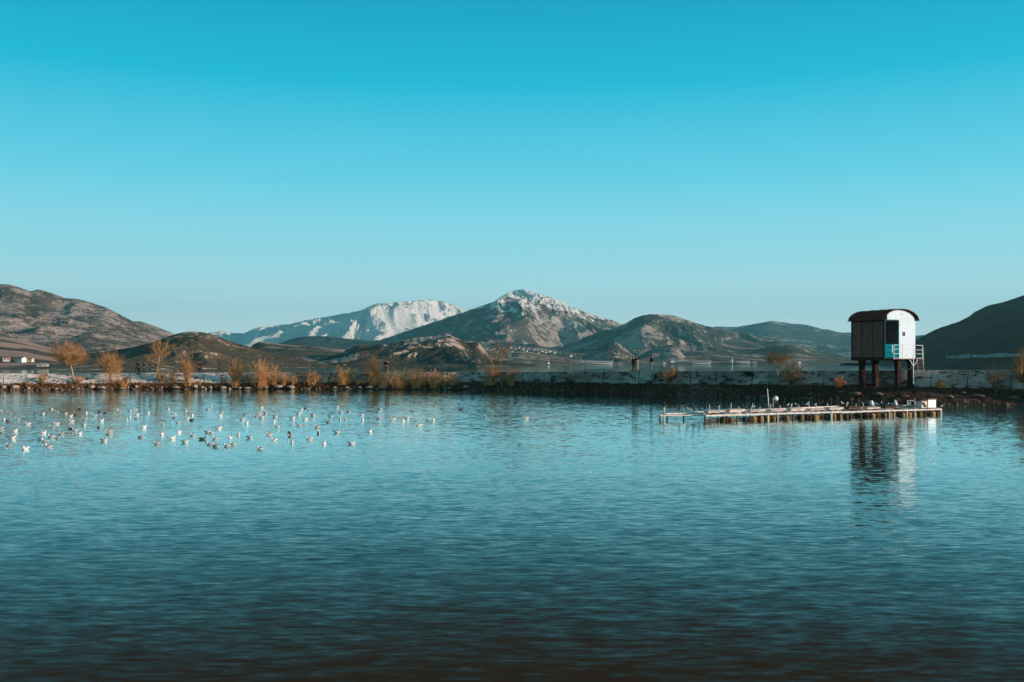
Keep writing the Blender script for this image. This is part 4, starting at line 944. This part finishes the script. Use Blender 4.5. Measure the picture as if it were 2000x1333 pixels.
def bird(kind, loc, rz, label, group, scale=1.0, name=None, cat=None):
    if kind not in PROTO:
        mb, ms = bird_mesh(kind); PROTO[kind] = mb.build('x', ms, None, True); o = PROTO[kind]
    else:
        o = PROTO[kind].copy(); COL.objects.link(o)
    o.name = name or {'w': 'gull', 'g': 'gull', 's': 'gull', 'd': 'coot', 'c': 'cormorant'}[kind]
    if kind in PROTO and PROTO[kind] is o: o.data.name = o.name
    o.location = loc; o.rotation_euler = (0, 0, rz); o.scale = (scale,)*3
    for k in ('label', 'category', 'group'):
        if k in o: del o[k]
    tag(o, label, cat or {'w': 'gull', 'g': 'gull', 's': 'gull', 'd': 'waterbird', 'c': 'cormorant'}[kind], group); return o
G = '''2 803 L w|19 808 L g|8 820 N w|15 823 N d|34 820 L w|55 829 L w|74 807 L w|83 809 R g|100 800 R g|111 806 L w|127 809 R g|137 814 R g|147 812 N d|155 800 R d|169 807 N w|185 814 L w|194 806 L d|140 824 L w|166 820 L w|163 831 R g|197 823 R w|192 836 N d|111 829 L w|101 837 L g|138 839 L d|147 842 L w|85 847 N g|28 843 R g|2 838 L w|3 847 L w|120 849 L w|101 855 L w|156 849 N w|23 857 R g|79 860 R g|87 864 L w|18 872 L g|51 878 N w|96 874 L g|204 808 R d|228 801 L w|233 806 L g|253 804 R g|265 801 L g|288 808 R g|267 811 R w|254 815 N w|247 821 N w|267 819 L w|281 836 N w|214 843 L g|213 849 L w|203 862 R g|275 855 L w|307 868 L w|318 830 N g|317 850 N w|347 827 R w|349 846 N w|335 858 R w|328 799 R g|341 809 L w|340 817 L g|363 803 N w|366 818 L w|376 812 N w|374 822 R d|361 865 R g|377 852 L w|395 859 R d|406 801 R w|413 796 N w|433 806 L g|430 813 N g|426 838 R g|405 846 R g|413 847 L w|421 859 L w|410 869 L w|421 873 L g|444 873 L w|456 869 L w|451 856 N g|466 851 N g|478 812 L g|473 821 R w|482 828 N w|510 797 R g|500 814 L w|506 809 L g|511 817 R w|518 808 R g|537 815 R g|536 824 N w|541 835 R w|487 856 R g|526 850 L g|536 861 L w|509 878 L g|571 818 R g|588 801 R g|596 799 N d|603 802 N w|583 809 R w|611 813 R g|596 820 R w|585 832 L w|620 836 L w|622 847 N w|565 847 N d|568 854 L w|570 865 N w|605 859 L w|633 868 N w|657 846 R w|641 826 L g|645 815 R g|658 796 R w|665 807 R g|681 805 R g|664 820 N w|675 821 N g|706 812 R w|708 822 N w|723 844 N w|686 868 R w|742 800 R g|738 806 R w|740 818 R w|768 819 L g|787 824 N w|795 818 R w|819 832 L w|836 822 N w|847 821 N g|900 801 R d|948 815 N g|1028 818 L w|1224 817 R g'''
birds = []
for q in G.split('|'):
    a = q.split(); birds.append((float(a[0]), float(a[1]), a[2], a[3]))
colz = [(-10, 70, 'near the left edge of the pond'), (70, 120, 'left of the round-crowned tree'), (120, 176, 'below the round-crowned tree'), (176, 240, 'below the bushy golden tree'), (240, 300, 'below the file of strollers'),
        (300, 346, 'below the slim bare tree'), (346, 400, 'below the three walkers'), (400, 446, 'below the lone walker'), (446, 495, 'left of the tallest reeds'), (495, 545, 'below the tallest reeds'),
        (545, 600, 'below the short reed tufts'), (600, 650, 'below the reedless dark gap'), (650, 700, 'below the fan-shaped reeds'), (700, 760, 'below the standing couple')]
ordw = 'first second third fourth fifth sixth seventh eighth ninth tenth eleventh twelfth thirteenth fourteenth fifteenth sixteenth'.split()
lone = {768: 'dark-winged gull facing left, just right of the couple', 787: 'white gull seen end on, left of the swimming pair of white gulls', 795: 'white gull facing right under the broad dense reed clump', 819: 'white gull facing left with raised tail, nearest of the right-hand stragglers',
        836: 'white gull end on, left bird of a close pair', 847: 'small grey-backed gull, right bird of a close pair', 900: 'dark coot swimming right alone below the lone white boulder', 948: 'small gull alone on open water below the forked tree',
        1028: 'lone white gull on open water mid-picture', 1224: 'lone grey-winged gull facing right, left of the platform'}
view = {'L': 'facing left', 'R': 'facing right', 'N': 'seen end on'}
kindw = {'w': 'white gull', 'g': 'grey-winged gull', 'd': 'dark coot'}
rb = random.Random(12)
def put(b, label, group):
    x, y, d, k = b; D = H*F/(y-HY)
    rz = {'L': math.pi+rb.uniform(-.45, .45), 'R': rb.uniform(-.45, .45), 'N': rb.choice((-1, 1))*math.pi/2+rb.uniform(-.4, .4)}[d]
    bird(k, (X(x, D), D, -.012), rz, label, group, rb.uniform(.88, 1.10))
for x0, x1, ph in colz:
    L_ = sorted([b for b in birds if x0 <= b[0] < x1], key=lambda b: (b[1], b[0]))
    for i, b in enumerate(L_):
        put(b, f'{kindw[b[3]]} {view[b[2]]}, {ordw[i]} from the bank {ph}', 'coots among the gulls' if b[3] == 'd' else 'gulls floating on the pond')
for b in birds:
    if int(b[0]) in lone: put(b, lone[int(b[0])], None if b[3] == 'd' else 'gulls floating on the pond')
# birds on the platform: px, py of feet, kind, dir
PB = [(1297, 796, 'c', 1), (1327, 804, 'c', 1), (1341, 803, 'c', -1), (1345, 805, 's', -1), (1354, 804, 'c', -1), (1365, 804, 'c', -1), (1379, 799, 'c', 1), (1385, 800, 'c', -1), (1394, 800, 'c', -1), (1403, 799.5, 's', 1), (1408, 799.5, 'c', -1), (1417, 799, 'c', 1),
      (1450, 799, 'c', -1), (1456, 798.6, 'c', 1), (1461, 798.4, 'c', -1), (1518, 797, 'c', -1), (1530, 796, 'c', 1), (1538, 796, 's', 1), (1556, 795.5, 's', -1), (1575, 794.5, 's', 1), (1600, 793.5, 'c', -1), (1606, 793.5, 'c', 1), (1623, 793, 'c', 1), (1645, 792, 's', -1), (1676, 791.5, 'c', 1), (1714, 795, 's', -1), (1724, 795, 'c', 1), (1733, 795, 's', 1), (1838, 798.6, 's', 1)]
MOREX = [(1472, 798.3, 1), (1484, 798.0, -1), (1493, 797.8, 1), (1547, 795.8, -1), (1566, 795, 1), (1585, 794.2, -1), (1592, 794, 1), (1615, 793.2, -1), (1634, 792.4, 1), (1655, 791.8, 1), (1664, 791.6, -1), (1688, 791.3, -1)]
plab = ['black cormorant on the tall post at the platform\'s left end', 'black cormorant, leftmost on the side frame rail', 'black cormorant just left of the standing white gull', 'white gull standing among cormorants on the side frame', 'black cormorant just right of the standing white gull', 'black cormorant at the right end of the side frame',
        'black cormorant on the left tip of the rear beam', 'second black cormorant from the left on the rear beam', 'third black cormorant from the left on the rear beam', 'white gull standing between cormorants on the rear beam', 'black cormorant right beside the rear-beam gull', 'black cormorant second right of the rear-beam gull',
        'leftmost cormorant of the dark trio left of the white pole', 'middle cormorant of the dark trio left of the white pole', 'rightmost cormorant of the dark trio left of the white pole', 'cormorant just right of the round-headed lamp', 'cormorant second right of the round-headed lamp', 'gull standing right of the lamp, nearest to it', 'gull standing second right of the lamp', 'gull standing third right of the lamp',
        'left cormorant of the close pair mid-platform', 'right cormorant of the close pair mid-platform', 'single cormorant mid-platform right of the close pair', 'gull standing near the right end of the rear beam', 'cormorant left of the white canister', 'gull right beside the white canister', 'cormorant between the canister and the white sack', 'gull just left of the white sack', 'gull at the right corner of the platform beside the cabinet']
for (x, y, k, d), lab in zip(PB, plab):
    if x == 1297:
        q = at_raft(1297, 796, .62); mb = MB(); mb.tube([(0, 0, -1.0), (0, 0, 0)], .06, 6); o = mb.build('perch_post', M['wood']); o.location = q
        tag(o, 'tall wooden perch post at the left end of the platform', 'post')
    else: q = at_raft(x, y, .49 if k == 'c' else .47)
    bird(k, q, (0 if d > 0 else math.pi)+rb.uniform(-.5, .5), lab, 'birds perched on the platform', 1.0 if k == 'c' else 1.05)

for i, (x, y, d) in enumerate(MOREX):
    k = 'c' if i % 3 else 's'; w_ = 'right of the pole' if i > 2 else 'left of the pole'; n_ = ordw[i-3] if i > 2 else ordw[i]
    bird(k, at_raft(x, y, .5), (0 if d > 0 else math.pi)+rb.uniform(-.6, .6), f"slightly smaller {'dark cormorant' if k == 'c' else 'grey-winged gull'}, {n_} of its size on the rear planks {w_}", 'birds perched on the platform', rb.uniform(.7, .85))

# ------------------------------------------------------------------ people
SKIN = mat('skin', (.42, .24, .17), .6, .05, 5)
HAIR = mat('dark_hair', (.018, .012, .010), .7, .2, 20)
def cloth(n, c): return mat(n, c, .9, .18, 8)
def skin_mesh(V, E, Rr, name, m, parent, sub=2, root=0):
    me = bpy.data.meshes.new(name); me.from_pydata([tuple(v) for v in V], E, [])
    o = bpy.data.objects.new(name, me); COL.objects.link(o)
    sk = o.modifiers.new('skin', 'SKIN'); sk.use_smooth_shade = True
    for i, r_ in enumerate(Rr):
        me.skin_vertices[0].data[i].radius = r_ if isinstance(r_, tuple) else (r_, r_)
        me.skin_vertices[0].data[i].use_root = (i == root)
    su = o.modifiers.new('sub', 'SUBSURF'); su.levels = sub; su.render_levels = sub
    dg = bpy.context.evaluated_depsgraph_get(); dg.update()
    nm = bpy.data.meshes.new_from_object(o.evaluated_get(dg)); o.modifiers.clear(); o.data = nm; bpy.data.meshes.remove(me)
    nm.name = name; nm.materials.clear(); nm.materials.append(m); nm.polygons.foreach_set('use_smooth', [True]*len(nm.polygons))
    if parent: o.parent = parent
    return o
def person(px, hpx, label, rz, coat, legs, stride=.0, arm='down', lean=0, hood=False, coatlen=.47, group=None, back=1.2, bag=None, dy=0):
    """rz: 0 faces right in the picture, pi faces left; figure built facing +x, z up, 1.75 m then scaled"""
    p = top_pt(px, back); p.y += dy; p.x = X(px, p.y); hgt = hpx*1.06*p.y/F; s = hgt/1.75
    p.z += .09
    e = empty('person', p, rz); e.scale = (s, s, s); tag(e, label, 'person', group)
    st = stride; L = lean
    sh = Vector((L*.5, 0, 1.42)); pel = Vector((0, 0, .93)); neck = Vector((L*.56, 0, 1.50)); hd = Vector((L*.62+.015, 0, 1.62)); top = Vector((L*.62, 0, 1.69))
    # legs
    def leg(sx, side):
        hip = pel+Vector((0, side*.09, -.03)); knee = Vector((sx*.5+.04, side*.09, .50)); ank = Vector((sx-(.06 if sx < 0 else 0), side*.09, .085+(.03 if sx < 0 else 0))); toe = ank+Vector((.15, side*.02, -.055))
        return hip, knee, ank, toe
    l1 = leg(st, 1); l2 = leg(-st, -1)
    def armj(side, fw):
        s0 = sh+Vector((0, side*.19, -.01)); el = s0+Vector((fw*.12-.02, side*.06, -.29))
        if arm == 'pocket': hand = el+Vector((.12, -side*.06, -.17))
        elif arm == 'fold': el = s0+Vector((.05, side*.05, -.27)); hand = el+Vector((.20, -side*.10, .06))
        else: hand = el+Vector((fw*.16+.05, -side*.01, -.25))
        return s0, el, hand
    a1 = armj(1, -st*2); a2 = armj(-1, st*2)
    # body: one continuous figure
    V = [pel, Vector((L*.25, 0, 1.15)), sh, neck, hd, top, hd+Vector((.105, 0, -.01))]
    E = [(0, 1), (1, 2), (2, 3), (3, 4), (4, 5), (4, 6)]; Rr = [(.13, .10), (.125, .095), (.13, .09), .055, (.078, .095), .055, .018]
    for lg in (l1, l2):
        b = len(V); V += list(lg); E += [(0, b), (b, b+1), (b+1, b+2), (b+2, b+3)]; Rr += [.085, .058, .026, .018]
    for am in (a1, a2):
        b = len(V); s0, el, hand = am; hv = (hand-el).normalized()
        V += [s0, el, hand, hand+hv*.07]; E += [(2, b), (b, b+1), (b+1, b+2), (b+2, b+3)]; Rr += [.055, .042, .028, (.040, .02)]
        for k in range(4):
            q = len(V); sp = Vector((.016*(k-1.5)*1.3, 0, 0)); V += [hand+hv*.10+sp, hand+hv*(.15+.01*(k in (1, 2)))+sp*1.1+Vector((.0, 0, .0))]; E += [(b+3, q), (q, q+1)]; Rr += [.009, .007]
        q = len(V); V += [hand+hv*.05+Vector((.045, 0, 0)), hand+hv*.09+Vector((.06, 0, 0))]; E += [(b+3, q), (q, q+1)]; Rr += [.010, .008]
    skin_mesh(V, E, Rr, 'body', SKIN, e, 1)
    # trousers
    V = [pel+Vector((0, 0, .05)), pel]; E = [(0, 1)]; Rr = [(.135, .125), (.14, .13)]
    for lg in (l1, l2):
        b = len(V); V += [lg[0], lg[1], lg[2]+Vector((0, 0, .02))]; E += [(1, b), (b, b+1), (b+1, b+2)]; Rr += [.10, .076, .062]
    skin_mesh(V, E, Rr, 'trousers', legs, e, 2)
    # shoes
    mb = MB()
    for lg in (l1, l2):
        a = lg[2]; mb.loft([(a+Vector((-.08, 0, -.045)), (0, .03, 0), (0, 0, .03)), (a+Vector((-.05, 0, -.03)), (0, .045, 0), (0, 0, .05)), (a+Vector((.06, 0, -.045)), (0, .045, 0), (0, 0, .038)), (a+Vector((.16, 0, -.058)), (0, .04, 0), (0, 0, .025)), (a+Vector((.20, 0, -.062)), (0, .02, 0), (0, 0, .012))], 8)
    mb.build('shoes', HAIR, e, True)
    # coat with sleeves
    cl = coatlen
    V = [Vector((0, 0, 1.42-cl-.12)), Vector((L*.05, 0, 1.05)), Vector((L*.3, 0, 1.22)), sh+Vector((0, 0, -.02)), sh+Vector((.01, 0, .06))]
    E = [(0, 1), (1, 2), (2, 3), (3, 4)]; Rr = [(.17, .15), (.16, .14), (.17, .14), (.16, .125), (.08, .08)]
    for am in (a1, a2):
        b = len(V); V += [am[0], am[1], am[1].lerp(am[2], .88)]; E += [(3, b), (b, b+1), (b+1, b+2)]; Rr += [.078, .068, .052]
    skin_mesh(V, E, Rr, 'coat', coat, e, 2, 3)
    # hair or hood
    mb = MB()
    hc = hd+Vector((-.012, 0, .025))
    k = 1.15 if hood else 1.0
    mb.loft([(hc+Vector((-.03, 0, -.10)), (.05*k, 0, 0), (0, .06*k, 0)), (hc+Vector((-.03, 0, -.05)), (.085*k, 0, 0), (0, .082*k, 0)), (hc+Vector((-.02, 0, .02)), (.10*k, 0, 0), (0, .088*k, 0)), (hc+Vector((-.01, 0, .07)), (.088*k, 0, 0), (0, .075*k, 0)), (hc+Vector((0, 0, .11)), (.04, 0, 0), (0, .035, 0))], 12)
    mb.build('hood' if hood else 'hair', coat if hood else HAIR, e, True)
    if bag:
        mb = MB(); mb.loft([((-.22+L*.3, 0, 1.02), (.06, 0, 0), (0, .10, 0)), ((-.24+L*.4, 0, 1.15), (.09, 0, 0), (0, .15, 0)), ((-.22+L*.5, 0, 1.34), (.08, 0, 0), (0, .14, 0)), ((-.19+L*.5, 0, 1.42), (.03, 0, 0), (0, .08, 0))], 10)
        o = mb.build('rucksack', bag); o.location = e.matrix_basis @ Vector((0, 0, 0)); o.rotation_euler = (0, 0, rz); o.scale = (s, s, s); tag(o, 'dark rucksack carried by the standing couple\'s right-hand figure', 'rucksack')
    return e
blk = cloth('black_coat', (.022, .016, .014)); drk = cloth('dark_brown_coat', (.035, .019, .013)); nav = cloth('navy_coat', (.02, .03, .045)); rst = cloth('rust_coat', (.06, .026, .016)); tan = cloth('tan_coat', (.28, .20, .16))
jean = cloth('blue_jeans', (.09, .15, .20)); dj = cloth('dark_trousers', (.025, .022, .025)); gt = cloth('grey_trousers', (.09, .08, .075)); lt = cloth('light_trousers', (.30, .24, .20))
PI = math.pi
person(268, 24, 'person in black coat, leftmost of the file of strollers', PI, blk, dj, .26, dy=.3)
person(272, 23, 'person in rust coat half behind the leftmost stroller', PI, rst, dj, .12, dy=1.0)
person(281.5, 22.5, 'person in brown jacket walking second in the file of strollers', PI+.3, drk, dj, .10)
person(293.5, 21.5, 'person in dark jacket and hood near the slim bare tree', PI-.2, blk, dj, .08, hood=True)
person(305, 20.5, 'person half hidden by the slim bare tree trunk', .2, drk, gt, .10, arm='pocket', dy=.6)
person(386.5, 22.5, 'person in dark coat striding left, front of the three walkers', PI, blk, dj, .28)
person(390, 21, 'person in rust jacket, middle of the three walkers', PI, rst, gt, .14, dy=.9)
person(393.5, 22.5, 'person in brown coat, last of the three walkers', PI, drk, dj, .20)
person(430, 21.5, 'person in long dark hooded coat walking left alone', PI, blk, dj, .24, hood=True, coatlen=.66, arm='pocket')
person(451.5, 20.5, 'person walking behind the orange bush, mostly hidden by twigs', PI, drk, gt, .20)
person(753, 24, 'person in dark coat, left one of the standing couple', .6, blk, dj, .03, arm='pocket')
person(757.5, 23.5, 'person in brown coat, right one of the standing couple', PI-.8, drk, gt, .05, arm='fold', dy=.5)
person(1235.5, 28, 'person in long black coat, leftmost of the huddled group', .2, blk, dj, .02, arm='fold', coatlen=.68, lean=.08)
person(1240, 28.5, 'person in dark brown coat leaning over the shortest one', .3, drk, dj, .04, arm='fold', lean=.22, dy=1.0)
person(1245.5, 23.5, 'shorter person in tan jacket and light trousers, right of the huddle', PI-.3, tan, lt, .06, arm='fold', dy=.2)
person(1271.5, 30, 'person in dark jacket and blue jeans standing alone, head bent', .3, blk, jean, .06, arm='pocket', lean=.14)

# ------------------------------------------------------------------ far shore: houses, sheds, silos, poplars
def house_mesh(e, w, d, h, rf, wallm, roofm, win=True):
    mb = MB(); mb.box(-w/2, w/2, -d/2, d/2, -2, h)
    mb.add([(-w/2, -d/2, h), (-w/2, d/2, h), (-w/2, 0, h+rf), (w/2, -d/2, h), (w/2, d/2, h), (w/2, 0, h+rf)], [(0, 2, 1), (3, 4, 5)])
    mb.build('wall', wallm, e)
    o = w*.04+.2; mb = MB()
    for s in (-1, 1):
        a = [(-w/2-o, s*(d/2+o), h-.15), (w/2+o, s*(d/2+o), h-.15), (w/2+o, 0, h+rf+.05), (-w/2-o, 0, h+rf+.05)]
        b = [(x, y, z+.25) for x, y, z in a]
        mb.add(a+b, [(0, 1, 2, 3), (7, 6, 5, 4), (0, 4, 5, 1), (2, 6, 7, 3), (1, 5, 6, 2), (0, 3, 7, 4)])
    mb.build('roof', roofm, e)
    if win:
        n = max(2, int(w/3))
        for i in range(n):
            x = -w/2+w*(i+.5)/n; mb = MB(); mb.box(x-.45, x+.45, -d/2-.05, -d/2-.01, h*.4, h*.75); mb.build('window', M['dark'], e)
def far_house(layer, px, py, w, h, label, group=None, wallm=None, roofm=None, rz=None, d=None, name='house', cat='house', rf=None, seed=0):
    p = ground_at(layer, px, py); r = random.Random(int(px*7+py))
    if name == 'house': w *= .5; h *= .5
    e = empty(name, p, r.uniform(-.5, .5) if rz is None else rz)
    house_mesh(e, w, d or w*.8, h, h*.4 if rf is None else rf, wallm or M['wall_h'], roofm or M['roof_h'], name == 'house'); tag(e, label, cat, group)
far_house('L', 13, 708, 9, 4, 'pinkish house, leftmost on the plain beyond the water', 'houses on the left plain')
far_house('L', 41, 708, 11, 5, 'larger pale house in the middle of the left plain', 'houses on the left plain', M['wall_w'])
far_house('L', 58, 708, 9, 4, 'pinkish house, rightmost of three on the left plain', 'houses on the left plain')
wr = mat('white_sheet_roof', (.52, .50, .48), .6, .05, .5)
far_house('L', 79, 717, 2.4, 1.1, 'low shed with a steep white roof, left of two by the water', 'white-roofed sheds by the left shore', M['wall_h'], wr, R(90), 3.5, 'shed', 'shed', .8)
far_house('L', 88, 717, 2.3, 1.0, 'low shed with a steep white roof, right of two by the water', 'white-roofed sheds by the left shore', M['wall_h'], wr, R(95), 3.5, 'shed', 'shed', .8)
V_ = [(958, 684), (966, 682), (975, 681), (984, 680), (990, 684), (998, 680), (1006, 683), (1012, 679), (1020, 682), (1027, 685), (1034, 681), (1042, 684), (1050, 683), (1059, 686), (1066, 688), (1074, 686), (1082, 690), (1090, 689), (1098, 691), (1106, 690), (1115, 696), (1120, 694), (1126, 698), (1052, 690), (1001, 688), (970, 687)]
V_.sort(); _o = 'first second third fourth fifth sixth seventh eighth ninth tenth eleventh twelfth thirteenth fourteenth fifteenth sixteenth seventeenth eighteenth nineteenth twentieth'.split()
ords = _o+['twenty-'+w for w in _o[:9]]
for i, (x, y) in enumerate(V_):
    side = 'left' if x < 1000 else ('middle' if x < 1070 else 'right')
    far_house('M', x, y+2, rnd.uniform(9, 15), rnd.uniform(5, 8), f'tiny pale house, {ords[i]} from the left in the hillside village', 'houses of the hillside village', M['wall_w'] if i % 3 else M['wall_h'])
S_ = [(890, 713, 12, 6, 'white house on the far shore under the rocky ridge'), (994, 712, 14, 7, 'white house on the far shore below the smoke'), (870, 715, 10, 4, 'low pale house left of the white shore house'), (915, 714, 9, 4, 'low pale house right of the white shore house'), (1030, 712, 12, 5, 'pale house on the shore right of the smoke'), (1068, 712, 12, 5, 'pale house on the shore left of the long white shed'), (1210, 711, 12, 5, 'pale house right of the long white shed'), (1297, 711, 12, 5, 'pale house left of the longest shed'), (1313, 709, 14, 8, 'white house at the left end of the longest shed'), (1474, 709.5, 16, 6, 'pale low house right of the silos'), (1560, 710, 14, 6, 'pale house behind the thin bare tree on the bank')]
for x, y, w, h, l in S_: far_house('M', x, y, w, h, l, 'houses along the far shore', M['wall_w'])
far_house('M', 1165, 710.5, 54, 2.2, 'long low white shed on the far shore right of the village', 'long white sheds', M['wall_w'], wr, 0, 14, 'shed', 'shed', 2)
far_house('M', 1350, 709.5, 78, 2.5, 'longest low white shed on the far shore, right of centre', 'long white sheds', M['wall_w'], wr, 0, 16, 'shed', 'shed', 2)
far_house('M', 1450, 709.5, 30, 2.5, 'short white shed right beside the silos', 'long white sheds', M['wall_w'], wr, 0, 14, 'shed', 'shed', 2)
for x, hh, ms, lab in ((1430, 9, M['wall_w'], 'tall white silo on the far shore'), (1426.3, 6.5, mat('blue_grey_sheet', (.16, .26, .30), .6, .1, .5), 'shorter blue-grey silo left of the white one')):
    p = ground_at('M', x, 710.5); e = empty('silo', p); mb = MB(); mb.tube([(0, 0, -2), (0, 0, hh)], 1.5, 16); mb.build('tank', ms, e, True)
    mb = MB(); mb.tube([(0, 0, hh), (0, 0, hh+1.6)], [1.6, .3], 16); mb.build('cap', ms, e); tag(e, lab, 'silo', 'silos on the far shore')
we = None
for i in range(9):
    xa = 1848+i*24; a = ground_at('A', xa, 701-i*.3); b = ground_at('A', xa+22, 701-i*.3-.3); d = (b-a).normalized(); sdv = Vector((-d.y, d.x, 0)).normalized()*.3
    if we is None: we = empty('retaining_wall', a); base = a.copy()
    mb = MB(); vs = [a-sdv, a+sdv, b+sdv, b-sdv]; vs = [v-base-Vector((0, 0, 1.5)) for v in vs]+[v-base+Vector((0, 0, 2.6+.5*math.sin(i*2))) for v in vs]
    mb.add(vs, [(3, 2, 1, 0), (4, 5, 6, 7), (0, 1, 5, 4), (1, 2, 6, 5), (2, 3, 7, 6), (3, 0, 4, 7)])
    mb.build('wall_panel', M['slab2'], we)
tag(we, 'long pale retaining wall at the foot of the dark hill on the right', 'wall')
def poplar_proto(seed):
    r = random.Random(seed); e = empty('bare_poplar', (0, 0, 0)); t = MB(); c = MB(); t.tube([(0, 0, -1), (.1, 0, 6), (0, 0, 14)], [.4, .28, .08], 5)
    for i in range(80):
        z = r.uniform(2, 13.5); a = r.uniform(0, 6.28); l = r.uniform(1.5, 3.5)*(1-.4*z/14)
        c.tube([(0, 0, z), (math.cos(a)*l*.4, math.sin(a)*l*.4, z+l*.5), (math.cos(a)*l*.55, math.sin(a)*l*.55, z+l)], [.10, .08, .04], 3, cap=False)
    t.build('trunk', M['bark_far'], e); c.build('crown', M['bark_far'], e); return e
pp = [poplar_proto(1), poplar_proto(2)]; used = [0, 0]
zones = [('left of the smoke', sorted(rnd.uniform(850, 990) for _ in range(7))), ('left of the long white shed', sorted(rnd.uniform(1045, 1148) for _ in range(13))),
         ('between the long white sheds', sorted(rnd.uniform(1182, 1308) for _ in range(15))), ('behind the longest white shed', sorted(rnd.uniform(1315, 1395) for _ in range(10))), ('right of the longest white shed', sorted(rnd.uniform(1398, 1500) for _ in range(9)))]
i = 0
for z, xs_ in zones:
    for q, x in enumerate(xs_):
        p = ground_at('M', x, rnd.uniform(709.5, 712)); k = i % 2; i += 1
        o = pp[k] if not used[k] else copy_tree(pp[k]); used[k] = 1
        o.location = p; s = rnd.uniform(.6, 1.2); o.scale = (s*1.1, s*1.1, s); o.rotation_euler = (0, 0, rnd.uniform(0, 6))
        tag(o, f'slim bare poplar, {ords[q]} from the left of those {z}', 'tree', 'bare poplars on the far shore')
# smoke plume
p = ground_at('M', 1004, 709); mb = MB(); s = p.y/F
pts = [(0, 0, 0), (-5*s, 0, 6*s), (-9*s, 0, 12*s), (-8*s, 0, 18*s), (-12*s, 0, 24*s)]
mb.tube(pts, [1.5*s, 2.6*s, 4*s, 4.2*s, 2*s], 14)
o = mb.build('smoke', None, None, True); o.location = p; tag(o, 'thin bluish smoke plume rising from the far shore village', 'smoke', kind='stuff')
ms = bpy.data.materials.new('smoke'); ms.use_nodes = True; t = ms.node_tree; t.nodes.clear(); pv = N(t, 'ShaderNodeVolumePrincipled'); ou = N(t, 'ShaderNodeOutputMaterial')
pv.inputs['Color'].default_value = (.8, .88, .92, 1); pv.inputs['Density'].default_value = .06
t.links.new(pv.outputs[0], ou.inputs['Volume']); o.data.materials.clear(); o.data.materials.append(ms)

# ------------------------------------------------------------------ haze
HAZE = 7.0e-5
mb = MB(); mb.box(-13500, 13500, -50, 13500, -6, 760)
o = mb.build('haze', None); o['kind'] = 'stuff'; o['label'] = 'thin blue air haze over the lake and the hills'
mh = bpy.data.materials.new('haze'); mh.use_nodes = True; t = mh.node_tree; t.nodes.clear(); pv = N(t, 'ShaderNodeVolumePrincipled'); ou = N(t, 'ShaderNodeOutputMaterial')
pv.inputs['Color'].default_value = (.20, .66, .80, 1); pv.inputs['Density'].default_value = HAZE; pv.inputs['Anisotropy'].default_value = .1
t.links.new(pv.outputs[0], ou.inputs['Volume']); o.data.materials.clear(); o.data.materials.append(mh)
